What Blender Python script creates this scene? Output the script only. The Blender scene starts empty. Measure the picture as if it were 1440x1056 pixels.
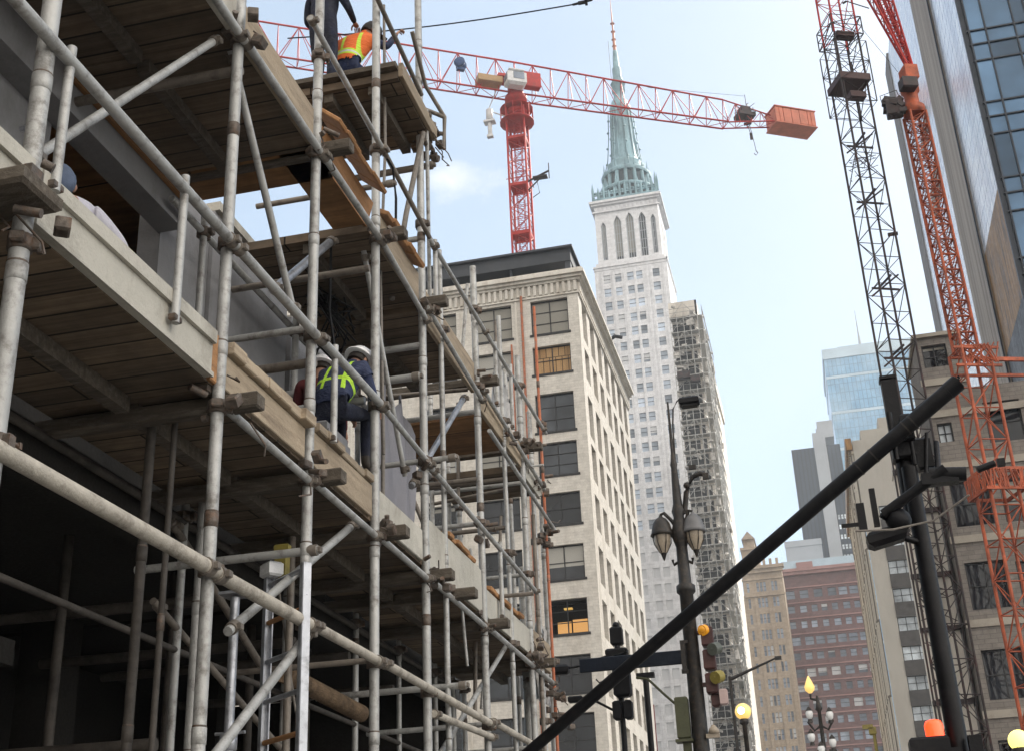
import bpy, bmesh, math, random
from mathutils import Vector, Matrix
random.seed(7)
SC = bpy.context.scene
COL = SC.collection
R = math.radians
V = Vector

# ------------------------------------------------------------------ materials
def ramp(nt, fac, stops):
    n = nt.nodes.new('ShaderNodeValToRGB')
    e = n.color_ramp.elements
    while len(e) < len(stops): e.new(0.5)
    for k, (p, c) in enumerate(stops):
        e[k].position = p
        e[k].color = (c[0], c[1], c[2], 1) if hasattr(c, '__len__') else (c, c, c, 1)
    nt.links.new(fac, n.inputs[0])
    return n.outputs[0]

def mixc(nt, fac, a, b, mode='MIX'):
    n = nt.nodes.new('ShaderNodeMix'); n.data_type = 'RGBA'; n.blend_type = mode
    for s, v in ((n.inputs[0], fac), (n.inputs[6], a), (n.inputs[7], b)):
        if hasattr(v, 'is_linked'): nt.links.new(v, s)
        elif hasattr(v, '__len__'): s.default_value = (v[0], v[1], v[2], 1)
        else: s.default_value = v
    return n.outputs[2]

def noise(nt, vec, scale, detail=5, rough=.6):
    n = nt.nodes.new('ShaderNodeTexNoise')
    n.inputs['Scale'].default_value = scale; n.inputs['Detail'].default_value = detail; n.inputs['Roughness'].default_value = rough
    nt.links.new(vec, n.inputs['Vector'])
    return n.outputs['Fac']

def mapped(nt, src, sc=(1, 1, 1), loc=(0, 0, 0), rot=(0, 0, 0)):
    m = nt.nodes.new('ShaderNodeMapping')
    m.inputs['Scale'].default_value = sc; m.inputs['Location'].default_value = loc; m.inputs['Rotation'].default_value = rot
    nt.links.new(src, m.inputs['Vector'])
    return m.outputs['Vector']

def coords(nt):
    """object coordinates; plus a running (x+y, z) pair for patterns on upright walls; shifted per object"""
    tc = nt.nodes.new('ShaderNodeTexCoord')
    oi = nt.nodes.new('ShaderNodeObjectInfo')
    mul = nt.nodes.new('ShaderNodeMath'); mul.operation = 'MULTIPLY'; mul.inputs[1].default_value = 37.0
    nt.links.new(oi.outputs['Random'], mul.inputs[0])
    add = nt.nodes.new('ShaderNodeVectorMath'); add.operation = 'ADD'
    nt.links.new(tc.outputs['Object'], add.inputs[0]); nt.links.new(mul.outputs[0], add.inputs[1])
    sep = nt.nodes.new('ShaderNodeSeparateXYZ'); nt.links.new(tc.outputs['Object'], sep.inputs[0])
    s = nt.nodes.new('ShaderNodeMath'); nt.links.new(sep.outputs[0], s.inputs[0]); nt.links.new(sep.outputs[1], s.inputs[1])
    c = nt.nodes.new('ShaderNodeCombineXYZ'); nt.links.new(s.outputs[0], c.inputs[0]); nt.links.new(sep.outputs[2], c.inputs[1])
    return tc.outputs['Object'], add.outputs[0], c.outputs[0], oi.outputs['Random']

def bumpn(nt, h, strength, dist=.02):
    b = nt.nodes.new('ShaderNodeBump'); b.inputs['Strength'].default_value = strength; b.inputs['Distance'].default_value = dist
    nt.links.new(h, b.inputs['Height'])
    return b.outputs[0]

def new_mat(name):
    m = bpy.data.materials.new(name); m.use_nodes = True
    nt = m.node_tree; b = nt.nodes['Principled BSDF']
    return m, nt, b

def surf(name, col, rough=.7, metal=0.0, var=.25, scale=2.0, stain=None, amt=.5, sscale=5.0, stretch=(1, 1, 1), bump=.25, bscale=30, objvar=0.0, spec=.4):
    """a weathered plain surface: two tones of noise, optional stains, fine bump"""
    m, nt, b = new_mat(name)
    o, sh, wall, rnd = coords(nt)
    n1 = noise(nt, mapped(nt, sh, stretch), scale)
    lo = [c * (1 - var) for c in col]; hi = [min(1, c * (1 + var)) for c in col]
    c = ramp(nt, n1, [(.3, lo), (.7, hi)])
    if stain is not None:
        n2 = noise(nt, mapped(nt, sh, stretch, (9, 3, 5)), sscale, 8, .7)
        f = ramp(nt, n2, [(.5, 0), (.68, amt)])
        c = mixc(nt, f, c, stain)
    if objvar:
        c = mixc(nt, 1.0, c, ramp(nt, rnd, [(0, 1 - objvar), (1, 1.0)]), 'MULTIPLY')
    nt.links.new(c, b.inputs['Base Color'])
    n3 = noise(nt, sh, bscale, 4, .7)
    nt.links.new(ramp(nt, n3, [(.3, max(.02, rough - .12)), (.7, min(1, rough + .12))]), b.inputs['Roughness'])
    b.inputs['Metallic'].default_value = metal
    b.inputs['Specular IOR Level'].default_value = spec
    if bump: nt.links.new(bumpn(nt, n3, bump), b.inputs['Normal'])
    return m

def bricky(name, c1, c2, mortar, bw, bh, ms, rough=.85, stain=(.05, .045, .04), amt=.35, streak=True, axes='wall', bump=.4, off=.5, sscale=.5, spec=.3, metal=0, grain=None):
    """coursed surface: bricks, panels or planks from the brick texture, with streaks of dirt"""
    m, nt, b = new_mat(name)
    o, sh, wall, rnd = coords(nt)
    t = nt.nodes.new('ShaderNodeTexBrick'); t.offset = off
    t.inputs['Scale'].default_value = 1; t.inputs['Brick Width'].default_value = bw; t.inputs['Row Height'].default_value = bh
    t.inputs['Mortar Size'].default_value = ms; t.inputs['Mortar Smooth'].default_value = .2
    for k, c in (('Color1', c1), ('Color2', c2), ('Mortar', mortar)): t.inputs[k].default_value = (*c, 1)
    src = wall if axes == 'wall' else o
    if axes == 'yx': src = mapped(nt, o, rot=(0, 0, R(90)))
    nt.links.new(src, t.inputs['Vector'])
    c = t.outputs['Color']
    if grain:
        g = noise(nt, mapped(nt, sh, grain), 1.0, 6, .7)
        c = mixc(nt, 1.0, c, ramp(nt, g, [(.3, .55), (.7, 1.25)]), 'MULTIPLY')
    n1 = noise(nt, mapped(nt, o, (1, 1, .12) if streak else (1, 1, 1)), sscale, 8, .65)
    c = mixc(nt, ramp(nt, n1, [(.48, 0), (.72, amt)]), c, stain)
    n2 = noise(nt, o, sscale * 9, 5)
    c = mixc(nt, 1.0, c, ramp(nt, n2, [(.3, .82), (.7, 1.12)]), 'MULTIPLY')
    nt.links.new(c, b.inputs['Base Color'])
    b.inputs['Roughness'].default_value = rough; b.inputs['Specular IOR Level'].default_value = spec; b.inputs['Metallic'].default_value = metal
    inv = nt.nodes.new('ShaderNodeMath'); inv.operation = 'SUBTRACT'; inv.inputs[0].default_value = 1; nt.links.new(t.outputs['Fac'], inv.inputs[1])
    nt.links.new(bumpn(nt, inv.outputs[0], bump, .02), b.inputs['Normal'])
    return m

def glassy(name, col, rough=.06, spec=.5, metal=0.0, blind=None, blind_amt=.3, wav=.02, objvar=.5, wscale=.5):
    """window glass with a dark room behind: faint waviness, panes differ a little, some with a blind drawn part way"""
    m, nt, b = new_mat(name)
    o, sh, wall, rnd = coords(nt)
    n1 = noise(nt, sh, wscale, 4)
    c = mixc(nt, 1.0, col, ramp(nt, n1, [(.3, .5), (.7, 1.5)]), 'MULTIPLY')
    c = mixc(nt, 1.0, c, ramp(nt, rnd, [(0, 1 - objvar), (1, 1 + objvar)]), 'MULTIPLY')
    if blind is not None:
        # blinds: only some windows, upper part of the pane (local z)
        sep = nt.nodes.new('ShaderNodeSeparateXYZ'); nt.links.new(o, sep.inputs[0])
        wn = nt.nodes.new('ShaderNodeTexWhiteNoise'); wn.noise_dimensions = '1D'; nt.links.new(rnd, wn.inputs['W'])
        th = nt.nodes.new('ShaderNodeMapRange'); th.inputs[3].default_value = -1.0; th.inputs[4].default_value = 3.0
        nt.links.new(wn.outputs['Value'], th.inputs[0])
        gt = nt.nodes.new('ShaderNodeMath'); gt.operation = 'GREATER_THAN'; nt.links.new(sep.outputs[2], gt.inputs[0]); nt.links.new(th.outputs[0], gt.inputs[1])
        on = nt.nodes.new('ShaderNodeMath'); on.operation = 'LESS_THAN'; on.inputs[1].default_value = blind_amt; nt.links.new(rnd, on.inputs[0])
        mu = nt.nodes.new('ShaderNodeMath'); mu.operation = 'MULTIPLY'; nt.links.new(gt.outputs[0], mu.inputs[0]); nt.links.new(on.outputs[0], mu.inputs[1])
        c = mixc(nt, mu.outputs[0], c, blind)
    nt.links.new(c, b.inputs['Base Color'])
    b.inputs['Roughness'].default_value = rough; b.inputs['Specular IOR Level'].default_value = spec; b.inputs['Metallic'].default_value = metal
    n2 = noise(nt, sh, .7, 2)
    nt.links.new(bumpn(nt, n2, wav, 1.0), b.inputs['Normal'])
    return m

def glow(name, col, strength, base=(.8, .7, .4)):
    m, nt, b = new_mat(name)
    b.inputs['Base Color'].default_value = (*base, 1)
    b.inputs['Emission Color'].default_value = (*col, 1); b.inputs['Emission Strength'].default_value = strength
    b.inputs['Roughness'].default_value = .2
    return m

M = {}
M['tube'] = surf('galvanised_tube', (.38, .38, .37), .45, .2, .2, 3, (.10, .085, .07), .75, 9, bump=.25, bscale=45)
M['tube_dirty'] = surf('cement_splashed_tube', (.42, .385, .33), .7, .05, .2, 4, (.12, .10, .08), .75, 6, bump=.5, bscale=35)
M['tube_dark'] = surf('old_grey_tube', (.19, .165, .14), .55, .2, .2, 4, (.05, .04, .035), .7, 8, bump=.2)
M['tube_shade'] = surf('shade_dark_tube', (.06, .052, .045), .7, .1, .4, 4, (.02, .017, .015), .6, 6, bump=.2)  # tube under the decks, darkened in colour for the shade there
M['tube_red'] = surf('orange_red_painted_tube', (.42, .13, .06), .6, .0, .3, 5, (.20, .19, .17), .9, 4, bump=.3)
M['alu'] = surf('bright_aluminium', (.38, .395, .43), .38, .6, .12, 6, (.12, .12, .12), .7, 9, bump=.1)
M['clamp'] = surf('rusty_coupler', (.12, .10, .085), .6, .4, .4, 20, (.16, .07, .03), .6, 14, bump=.4)
M['concrete'] = surf('pale_concrete', (.44, .42, .37), .85, 0, .14, 1.5, (.20, .18, .15), .6, 2.2, (1, 1, .6), bump=.5, bscale=25)
M['concrete_grey'] = surf('grey_concrete', (.25, .25, .26), .8, 0, .12, 1.2, (.13, .125, .12), .55, 1.5, (1, 1, .5), bump=.3, bscale=20)
M['concrete_shade'] = surf('shade_dark_concrete', (.018, .016, .014), .9, 0, .35, 1.0, (.02, .018, .016), .7, 2, bump=.3)  # shade of the interior put into the concrete's colour
M['soffit'] = bricky('plank_soffit', (.215, .158, .108), (.105, .08, .058), (.022, .017, .013), 2.4, .23, .010, .85, (.05, .043, .036), .75, False, 'o', .8, .37, .9, grain=(.9, 26, 3))
M['soffit_warm'] = bricky('plywood_soffit', (.36, .19, .08), (.27, .14, .06), (.03, .018, .01), 2.4, 1.2, .012, .8, (.05, .032, .02), .7, False, 'o', .5, .5, .7, grain=(1.2, 10, 3))
M['board'] = surf('weathered_board', (.36, .29, .21), .85, 0, .2, 1.5, (.14, .10, .07), .6, 2.5, (6, .6, 6), bump=.6, bscale=18, objvar=.25)
M['board_warm'] = surf('orange_ply_board', (.36, .185, .08), .8, 0, .3, 1.6, (.13, .07, .035), .6, 3, (5, .7, 5), bump=.5, bscale=18, objvar=.2)
M['timber_dark'] = surf('old_dark_timber', (.085, .07, .055), .9, 0, .35, 3, (.22, .2, .17), .45, 5, (1, 5, 5), bump=.7, bscale=22)
M['tarp'] = surf('lilac_grey_tarpaulin', (.24, .235, .26), .6, 0, .2, 2, (.12, .12, .13), .5, 3, (1, 1, .3), bump=.4, bscale=6)
M['sheet_pale'] = surf('pale_plastic_sheet', (.50, .49, .48), .5, 0, .15, 2, (.2, .19, .18), .5, 3, bump=.5, bscale=8)
M['rope'] = surf('grey_rope', (.22, .20, .18), .9, 0, .2, 30, bump=.5, bscale=80)
M['black'] = surf('black_paint', (.004, .004, .0055), .45, 0, .4, 5, (.022, .02, .02), .45, 7, bump=.15, bscale=40, spec=.2)
M['iron'] = surf('dark_cast_iron', (.018, .016, .015), .5, .15, .35, 8, (.10, .07, .045), .5, 12, bump=.25, bscale=50)
M['asphalt'] = surf('asphalt', (.05, .05, .052), .9, 0, .3, .8, (.03, .03, .03), .5, .6, bump=.6, bscale=60)
M['concrete_road'] = surf('worn_concrete_road', (.24, .23, .215), .9, 0, .2, .8, (.10, .10, .10), .6, .9, bump=.4, bscale=50)
M['paving'] = bricky('paving_slabs', (.26, .25, .23), (.22, .21, .195), (.10, .10, .09), .9, .6, .012, .9, axes='o', streak=False)
M['kerb'] = surf('granite_kerb', (.33, .32, .31), .8, 0, .15, 4)
M['stone'] = bricky('cream_painted_brick', (.64, .61, .56), (.60, .57, .52), (.53, .50, .455), .62, .20, .014, .85, (.30, .25, .19), .45, True, sscale=.35)
M['stone_trim'] = surf('cream_stone_trim', (.64, .61, .555), .8, 0, .12, .9, (.30, .25, .19), .6, 1.1, (1, 1, .25), bump=.3, bscale=12)
M['white_stone'] = bricky('pale_limestone', (.72, .725, .75), (.66, .665, .69), (.56, .565, .585), 1.9, .85, .03, .85, (.42, .40, .40), .35, True, sscale=.12)
M['copper'] = surf('green_copper', (.21, .335, .385), .65, .1, .35, .35, (.06, .11, .14), .8, .7, (1, 1, .3), bump=.3, bscale=3)
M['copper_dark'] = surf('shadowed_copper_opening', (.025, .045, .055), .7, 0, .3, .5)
M['roof_dark'] = surf('charcoal_roof_cladding', (.045, .05, .06), .55, .1, .2, .5, (.09, .09, .09), .3, 1, bump=.1)
M['steel_win'] = surf('black_steel_frame', (.028, .028, .03), .5, .3, .2, 6)
M['glass'] = glassy('dark_window_glass', (.010, .012, .015), .05, .4, blind=(.24, .23, .20), blind_amt=.45, wav=.014)
M['glass_blind'] = glassy('window_with_blind', (.02, .022, .026), .06, .4, blind=(.34, .33, .30), blind_amt=1.0, wav=.012)
M['glass_mirror'] = glassy('sky_catching_window_glass', (.05, .056, .064), .03, .6, .5, wav=.03, objvar=.6)
M['glass_wood'] = bricky('timber_boarded_window', (.42, .26, .12), (.34, .20, .09), (.06, .04, .02), .45, 1.3, .03, .6, (.1, .06, .03), .5, True, sscale=1.5)
M['glass_lit'] = glow('lit_room_window', (1.0, .50, .14), .55, (.2, .12, .06))
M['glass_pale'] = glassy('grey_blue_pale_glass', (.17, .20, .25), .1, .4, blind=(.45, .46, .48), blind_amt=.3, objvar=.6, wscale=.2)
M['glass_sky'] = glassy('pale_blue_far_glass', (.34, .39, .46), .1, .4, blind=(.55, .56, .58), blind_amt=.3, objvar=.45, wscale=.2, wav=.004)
M['glass_white'] = glassy('white_blind_window', (.48, .53, .57), .1, .5, objvar=.35)
M['mirror_blue'] = glassy('blue_curtain_glass', (.075, .14, .23), .05, .5, .35, wav=.012, objvar=.45, wscale=.15)
M['mullion'] = surf('dark_mullion', (.03, .035, .045), .4, .5, .2, 2)
M['metal_pale'] = bricky('pale_reflective_panels', (.90, .93, .98), (.76, .82, .93), (.14, .17, .23), .9, 1.15, .035, .2, (.25, .28, .36), .5, True, sscale=.3, spec=.7, metal=.3, off=0)
M['stone_brown'] = surf('brown_grey_ribbed_stone', (.33, .30, .275), .8, 0, .3, .5, (.10, .088, .08), .6, .9, (2.2, 2.2, .06), bump=.5, bscale=4)
M['ochre'] = surf('ochre_reflection_and_cornice', (.27, .15, .05), .5, 0, .6, .9, (.035, .035, .04), 1.0, .8, (2.5, 2.5, .35), bump=.4, bscale=3)  # streaked tone carries a reflected brown building; also colours the ochre cornice
M['panel_dark'] = surf('dark_grey_panels', (.06, .06, .065), .5, .1, .5, .6, (.18, .18, .19), .5, .7, (1.5, 1.5, .15), bump=.3, bscale=3)
M['brown_wall'] = bricky('brown_grey_brick', (.22, .20, .18), (.19, .17, .155), (.14, .13, .12), .6, .22, .015, .85, (.10, .085, .07), .5, True, sscale=.4)
M['brown_trim'] = surf('tan_stone_band', (.34, .31, .265), .8, 0, .12, 1, (.2, .17, .14), .5, 1.5, bump=.2)
M['pier'] = surf('pale_stone_pier', (.42, .40, .36), .8, 0, .1, .4, (.32, .28, .24), .4, .5, (1, 1, .3), bump=.2, bscale=5)
M['ribbed'] = bricky('pale_pleated_wall', (.66, .60, .50), (.50, .44, .35), (.16, .13, .10), .9, 9, .16, .8, (.25, .2, .15), .5, True, sscale=.4, bump=1.0)
M['spandrel'] = surf('dark_spandrel', (.07, .065, .062), .7, 0, .25, 1, bump=.2)
M['blue_tower'] = bricky('sky_blue_glass', (.17, .36, .55), (.13, .30, .49), (.08, .17, .28), 1.7, 3.9, .13, .15, (.42, .54, .64), .6, False, sscale=.03, spec=.5, metal=.15, off=0)
M['blue_band'] = surf('pale_blue_band', (.38, .48, .56), .3, .3, .15, .1)
M['fins'] = bricky('slate_finned_glass', (.022, .032, .055), (.016, .024, .042), (.012, .015, .02), 1.3, 60, .22, .5, (.08, .10, .13), .4, True, sscale=.05, spec=.2)
M['slate_pier'] = surf('pale_slate_pier', (.33, .35, .38), .7, 0, .1, .1, (.25, .26, .28), .4, .15)
M['redstone'] = bricky('dusty_red_terracotta', (.165, .098, .095), (.14, .085, .083), (.11, .07, .068), 1.4, .5, .02, .85, (.12, .07, .07), .5, True, sscale=.15)
M['redtrim'] = surf('pale_red_band', (.30, .175, .165), .8, 0, .15, .3, (.16, .1, .1), .5, .5)
M['tanstone'] = bricky('tan_limestone', (.36, .29, .22), (.32, .255, .19), (.24, .19, .15), 1.6, .7, .02, .85, (.17, .13, .10), .5, True, sscale=.18)
M['crane_red'] = surf('red_crane_paint', (.44, .028, .022), .5, .1, .25, 1.2, (.20, .05, .035), .5, 2, bump=.1)
M['crane_orange'] = surf('rusty_orange_crane_paint', (.36, .08, .032), .6, .1, .4, 1.6, (.12, .035, .02), .7, 3, bump=.2)
M['crane_dark'] = surf('black_brown_crane_steel', (.03, .022, .022), .55, .2, .35, 2, (.12, .03, .025), .4, 1.5, bump=.1)
M['crane_white'] = surf('white_cab_paint', (.70, .70, .70), .4, 0, .1, 1, (.3, .3, .3), .4, 2)
M['box_orange'] = surf('orange_counterweight', (.60, .19, .115), .6, 0, .15, .7, (.35, .12, .07), .5, 1, bump=.2)
M['tan_box'] = surf('tan_steel_box', (.42, .27, .14), .6, 0, .2, 1)
M['blue_ball'] = surf('blue_reel', (.02, .06, .17), .5, 0, .3, 3)
M['clutter'] = surf('grey_site_clutter', (.46, .445, .42), .7, .1, .45, .7, (.06, .055, .05), .8, 1.0, bump=.4)
M['clad_pale'] = surf('pale_wrapped_wall', (.66, .62, .56), .8, 0, .15, .4, (.30, .27, .24), .6, .8, (1, 1, .15), bump=.3, bscale=4)
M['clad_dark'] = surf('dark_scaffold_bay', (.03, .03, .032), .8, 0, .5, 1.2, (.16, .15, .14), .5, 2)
M['skin'] = surf('skin', (.36, .20, .14), .5, 0, .1, 8, bump=.05)
M['navy'] = surf('navy_workwear', (.018, .028, .075), .85, 0, .45, 9, (.05, .055, .08), .6, 7, bump=1.0, bscale=16)
M['navy_dark'] = surf('black_navy_trousers', (.012, .015, .032), .85, 0, .4, 9, (.035, .038, .05), .6, 7, bump=1.0, bscale=16)
M['shirt'] = surf('pale_lilac_shirt', (.52, .51, .58), .85, 0, .08, 5, bump=.5, bscale=18)
M['maroon'] = surf('maroon_shirt', (.10, .018, .02), .85, 0, .25, 6, bump=.4)
M['boot'] = surf('work_boot', (.05, .04, .032), .7, 0, .3, 8)
M['helmet'] = surf('white_hard_hat', (.88, .88, .90), .3, 0, .04, 5, (.5, .5, .5), .3, 9, bump=.02, spec=.5)
M['cap_dark'] = surf('dark_cap', (.03, .028, .03), .8, 0, .3, 8)
M['cap_blue'] = surf('blue_grey_cap', (.10, .13, .20), .8, 0, .3, 10)
M['hair'] = surf('dark_hair', (.02, .015, .012), .7, 0, .3, 20)
M['lime'] = surf('lime_webbing', (.45, .75, .05), .7, 0, .15, 8, spec=.3)
M['orange'] = surf('hi_vis_orange', (.80, .16, .025), .7, 0, .25, 6, (.45, .08, .02), .5, 8, bump=1.0, bscale=14)
M['amber'] = glow('amber_lens', (1, .42, .03), .12, (.60, .26, .015))
M['red_lamp'] = glow('red_signal_lens', (1, .07, .015), 1.1, (.8, .1, .04))
M['globe_warm'] = glow('warm_lit_globe', (1, .60, .14), .5, (.75, .55, .22))
M['globe_hot'] = glow('hot_filament', (1, .93, .6), 9)
M['globe_yellow'] = glow('yellow_lit_disc', (1, .90, .22), 1.0, (.9, .85, .3))
M['lens_grey'] = surf('grey_green_visor', (.09, .10, .085), .5, 0, .2, 8)
M['yellow_paint'] = surf('dull_yellow_paint', (.22, .18, .04), .5, 0, .25, 8)
M['maroon_paint'] = surf('dark_maroon_paint', (.055, .02, .018), .5, 0, .3, 8)
M['olive'] = surf('olive_box', (.055, .058, .03), .6, 0, .2, 5)
M['banner'] = surf('dark_red_banner', (.17, .035, .045), .8, 0, .15, 3)
M['sign_blue'] = surf('blue_black_sign', (.006, .009, .016), .5, 0, .25, 4, spec=.15)
M['lamp_glass'] = surf('frosted_lantern_glass', (.32, .27, .21), .25, 0, .15, 8)
M['lamp_cap'] = surf('grey_lantern_cap', (.13, .13, .135), .5, .2, .15, 8)
def vest_mat(name, base, stripe, mid, bands, lats, hmin):
    """cloth with sewn bands: h runs up the back, u across it"""
    m, nt, b = new_mat(name); o, sh, wall, rnd = coords(nt)
    def att(n): a = nt.nodes.new('ShaderNodeAttribute'); a.attribute_name = n; return a.outputs['Fac']
    def steps(fac, lo, hi):
        n = nt.nodes.new('ShaderNodeValToRGB'); n.color_ramp.interpolation = 'CONSTANT'; e = n.color_ramp.elements; e[0].position = 0; e[0].color = (0, 0, 0, 1); e[1].position = lo; e[1].color = (1, 1, 1, 1); k = e.new(hi); k.color = (0, 0, 0, 1)
        nt.links.new(fac, n.inputs[0]); return n.outputs[0]
    h, u = att('h'), att('u'); c = mixc(nt, ramp(nt, noise(nt, sh, 9), [(.3, 0), (.75, .5)]), base, [k * .55 for k in base])
    lat = mixc(nt, 1.0, steps(u, *lats), steps(h, hmin, .98), 'MULTIPLY'); c = mixc(nt, lat, c, stripe)
    c = mixc(nt, steps(h, *bands), c, stripe); w = (bands[1] - bands[0]) / 3; c = mixc(nt, steps(h, bands[0] + w, bands[1] - w), c, mid)
    nt.links.new(c, b.inputs['Base Color']); b.inputs['Roughness'].default_value = .75
    nt.links.new(bumpn(nt, noise(nt, mapped(nt, sh, (1, 1, 2)), 14, 4), 1.0, .02), b.inputs['Normal']); return m
M['vest_orange'] = vest_mat('hi_vis_vest_cloth', (.80, .16, .025), (.50, .72, .06), (.55, .56, .55), (.20, .36), (.075, .115), .36)
M['vest_navy'] = vest_mat('navy_harness_cloth', (.018, .028, .075), (.45, .75, .05), (.40, .62, .05), (.40, .47), (.085, .118), .25)
M['glass_clear'] = surf('clear_pane', (.02, .02, .02), .1)
b_ = M['glass_clear'].node_tree.nodes['Principled BSDF']; b_.inputs['Transmission Weight'].default_value = 1; b_.inputs['IOR'].default_value = 1.02
for l_ in list(b_.inputs['Base Color'].links): M['glass_clear'].node_tree.links.remove(l_)
b_.inputs['Base Color'].default_value = (.75, .75, .75, 1)
M['globe_off'] = surf('white_globe', (.66, .67, .68), .25, 0, .1, 5)
M['paper'] = surf('white_notice', (.6, .57, .56), .8, 0, .1, 6)
M['sacking'] = surf('brown_sacking', (.15, .10, .06), .95, 0, .4, 8, (.04, .03, .02), .7, 6, bump=1.0, bscale=40)
M['crate'] = surf('grey_crate', (.16, .16, .17), .7, 0, .2, 5)
M['drum'] = surf('blue_grey_drum', (.07, .09, .13), .5, .1, .2, 5)

# ------------------------------------------------------------------ mesh building
class MB:
    def __init__(s): s.v = []; s.f = []; s.mi = []; s.sm = []
    def add(s, vs, fs, mi=0, sm=False):
        b = len(s.v); s.v += [V(p) for p in vs]
        for f in fs: s.f.append([b + i for i in f]); s.mi.append(mi); s.sm.append(sm)
    def quad(s, a, b, c, d, mi=0): s.add([a, b, c, d], [(0, 1, 2, 3)], mi)
    def box(s, p0, p1, mi=0):
        x0, y0, z0 = [min(a, b) for a, b in zip(p0, p1)]; x1, y1, z1 = [max(a, b) for a, b in zip(p0, p1)]
        s.add([(x0,y0,z0),(x1,y0,z0),(x1,y1,z0),(x0,y1,z0),(x0,y0,z1),(x1,y0,z1),(x1,y1,z1),(x0,y1,z1)],
              [(0,3,2,1),(4,5,6,7),(0,1,5,4),(1,2,6,5),(2,3,7,6),(3,0,4,7)], mi)
        return s
    def obox(s, c, size, rot=None, mi=0, ch=0.0):
        """box about its centre, turned by a matrix, optionally with chamfered top/bottom rims"""
        hx, hy, hz = [k / 2 for k in size]; rot = rot or Matrix.Identity(3); c = V(c)
        if ch <= 0:
            ps = [(-hx,-hy,-hz),(hx,-hy,-hz),(hx,hy,-hz),(-hx,hy,-hz),(-hx,-hy,hz),(hx,-hy,hz),(hx,hy,hz),(-hx,hy,hz)]
            s.add([c + rot @ V(p) for p in ps], [(0,3,2,1),(4,5,6,7),(0,1,5,4),(1,2,6,5),(2,3,7,6),(3,0,4,7)], mi)
        else:
            rings = []
            for z, k in ((-hz, ch), (-hz + ch, 0), (hz - ch, 0), (hz, ch)):
                rings += [(-hx+k,-hy+k,z),(hx-k,-hy+k,z),(hx-k,hy-k,z),(-hx+k,hy-k,z)]
            fs = [(3,2,1,0),(12,13,14,15)]
            for r in range(3):
                for k in range(4): fs.append((4*r+k, 4*r+(k+1)%4, 4*r+4+(k+1)%4, 4*r+4+k))
            s.add([c + rot @ V(p) for p in rings], fs, mi)
        return s
    def beam(s, p, q, w, h, up=(0, 0, 1), mi=0, ch=0.0):
        p, q = V(p), V(q); d = q - p; L = d.length; d.normalize()
        x = d.cross(V(up))
        if x.length < 1e-4: x = d.cross(V((1, 0, 0)))
        x.normalize(); z = x.cross(d)
        s.obox((p + q) / 2, (w, L, h), Matrix((x, d, z)).transposed(), mi, ch); return s
    def tube(s, p, q, r, n=10, r2=None, mi=0, caps=True, sm=True):
        p, q = V(p), V(q); d = (q - p)
        if d.length < 1e-6: return s
        d.normalize(); a = V((0, 0, 1)) if abs(d.z) < .9 else V((1, 0, 0))
        x = d.cross(a).normalized(); y = d.cross(x); r2 = r if r2 is None else r2
        ring = [(x * math.cos(2*math.pi*k/n) + y * math.sin(2*math.pi*k/n)) for k in range(n)]
        s.add([p + u * r for u in ring] + [q + u * r2 for u in ring], [(k, (k+1) % n, n + (k+1) % n, n + k) for k in range(n)], mi, sm)
        if caps:
            s.add([p + u * r for u in ring], [tuple(range(n))[::-1]], mi); s.add([q + u * r2 for u in ring], [tuple(range(n))], mi)
        return s
    def path(s, pts, r, n=8, mi=0, r2=None):
        """round bar through points, one skin (mitred)"""
        pts = [V(p) for p in pts]; m = len(pts); rings = []
        for i, p in enumerate(pts):
            d = (pts[min(i+1, m-1)] - pts[max(i-1, 0)]).normalized()
            a = V((0, 0, 1)) if abs(d.z) < .95 else V((1, 0, 0))
            x = d.cross(a).normalized(); y = d.cross(x); rr = r if r2 is None else r + (r2 - r) * i / (m - 1)
            rings.append([p + (x * math.cos(2*math.pi*k/n) + y * math.sin(2*math.pi*k/n)) * rr for k in range(n)])
        vs = [q for g in rings for q in g]; fs = []
        for i in range(m - 1):
            for k in range(n): fs.append((i*n+k, i*n+(k+1) % n, (i+1)*n+(k+1) % n, (i+1)*n+k))
        s.add(vs, fs, mi, True)
        s.add(rings[0], [tuple(range(n))[::-1]], mi); s.add(rings[-1], [tuple(range(n))], mi); return s
    def lathe(s, c, prof, n=16, mi=0, sm=True, sx=1, sy=1, rot=None):
        """turned shape: profile of (radius, height) about the vertical through c"""
        c = V(c); rot = rot or Matrix.Identity(3); vs = []
        for r, z in prof:
            for k in range(n):
                a = 2 * math.pi * k / n; vs.append(c + rot @ V((r * sx * math.cos(a), r * sy * math.sin(a), z)))
        fs = [(i*n+k, i*n+(k+1) % n, (i+1)*n+(k+1) % n, (i+1)*n+k) for i in range(len(prof)-1) for k in range(n)]
        s.add(vs, fs, mi, sm)
        if prof[0][0] > 1e-4: s.add(vs[:n], [tuple(range(n))[::-1]], mi)
        if prof[-1][0] > 1e-4: s.add(vs[-n:], [tuple(range(n))], mi)
        return s
    def ball(s, c, r, n=14, mi=0, sz=1.0):
        m = n // 2; return s.lathe(c, [(max(1e-5, r * math.sin(math.pi * k / m)), -r * sz * math.cos(math.pi * k / m)) for k in range(m + 1)], n, mi)
    def prism(s, pts, d, mi=0):
        """flat outline (list of points) pushed along vector d"""
        pts = [V(p) for p in pts]; d = V(d); n = len(pts)
        s.add(pts + [p + d for p in pts], [tuple(range(n))[::-1], tuple(range(n, 2*n))] + [(k, (k+1) % n, n+(k+1) % n, n+k) for k in range(n)], mi); return s
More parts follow.
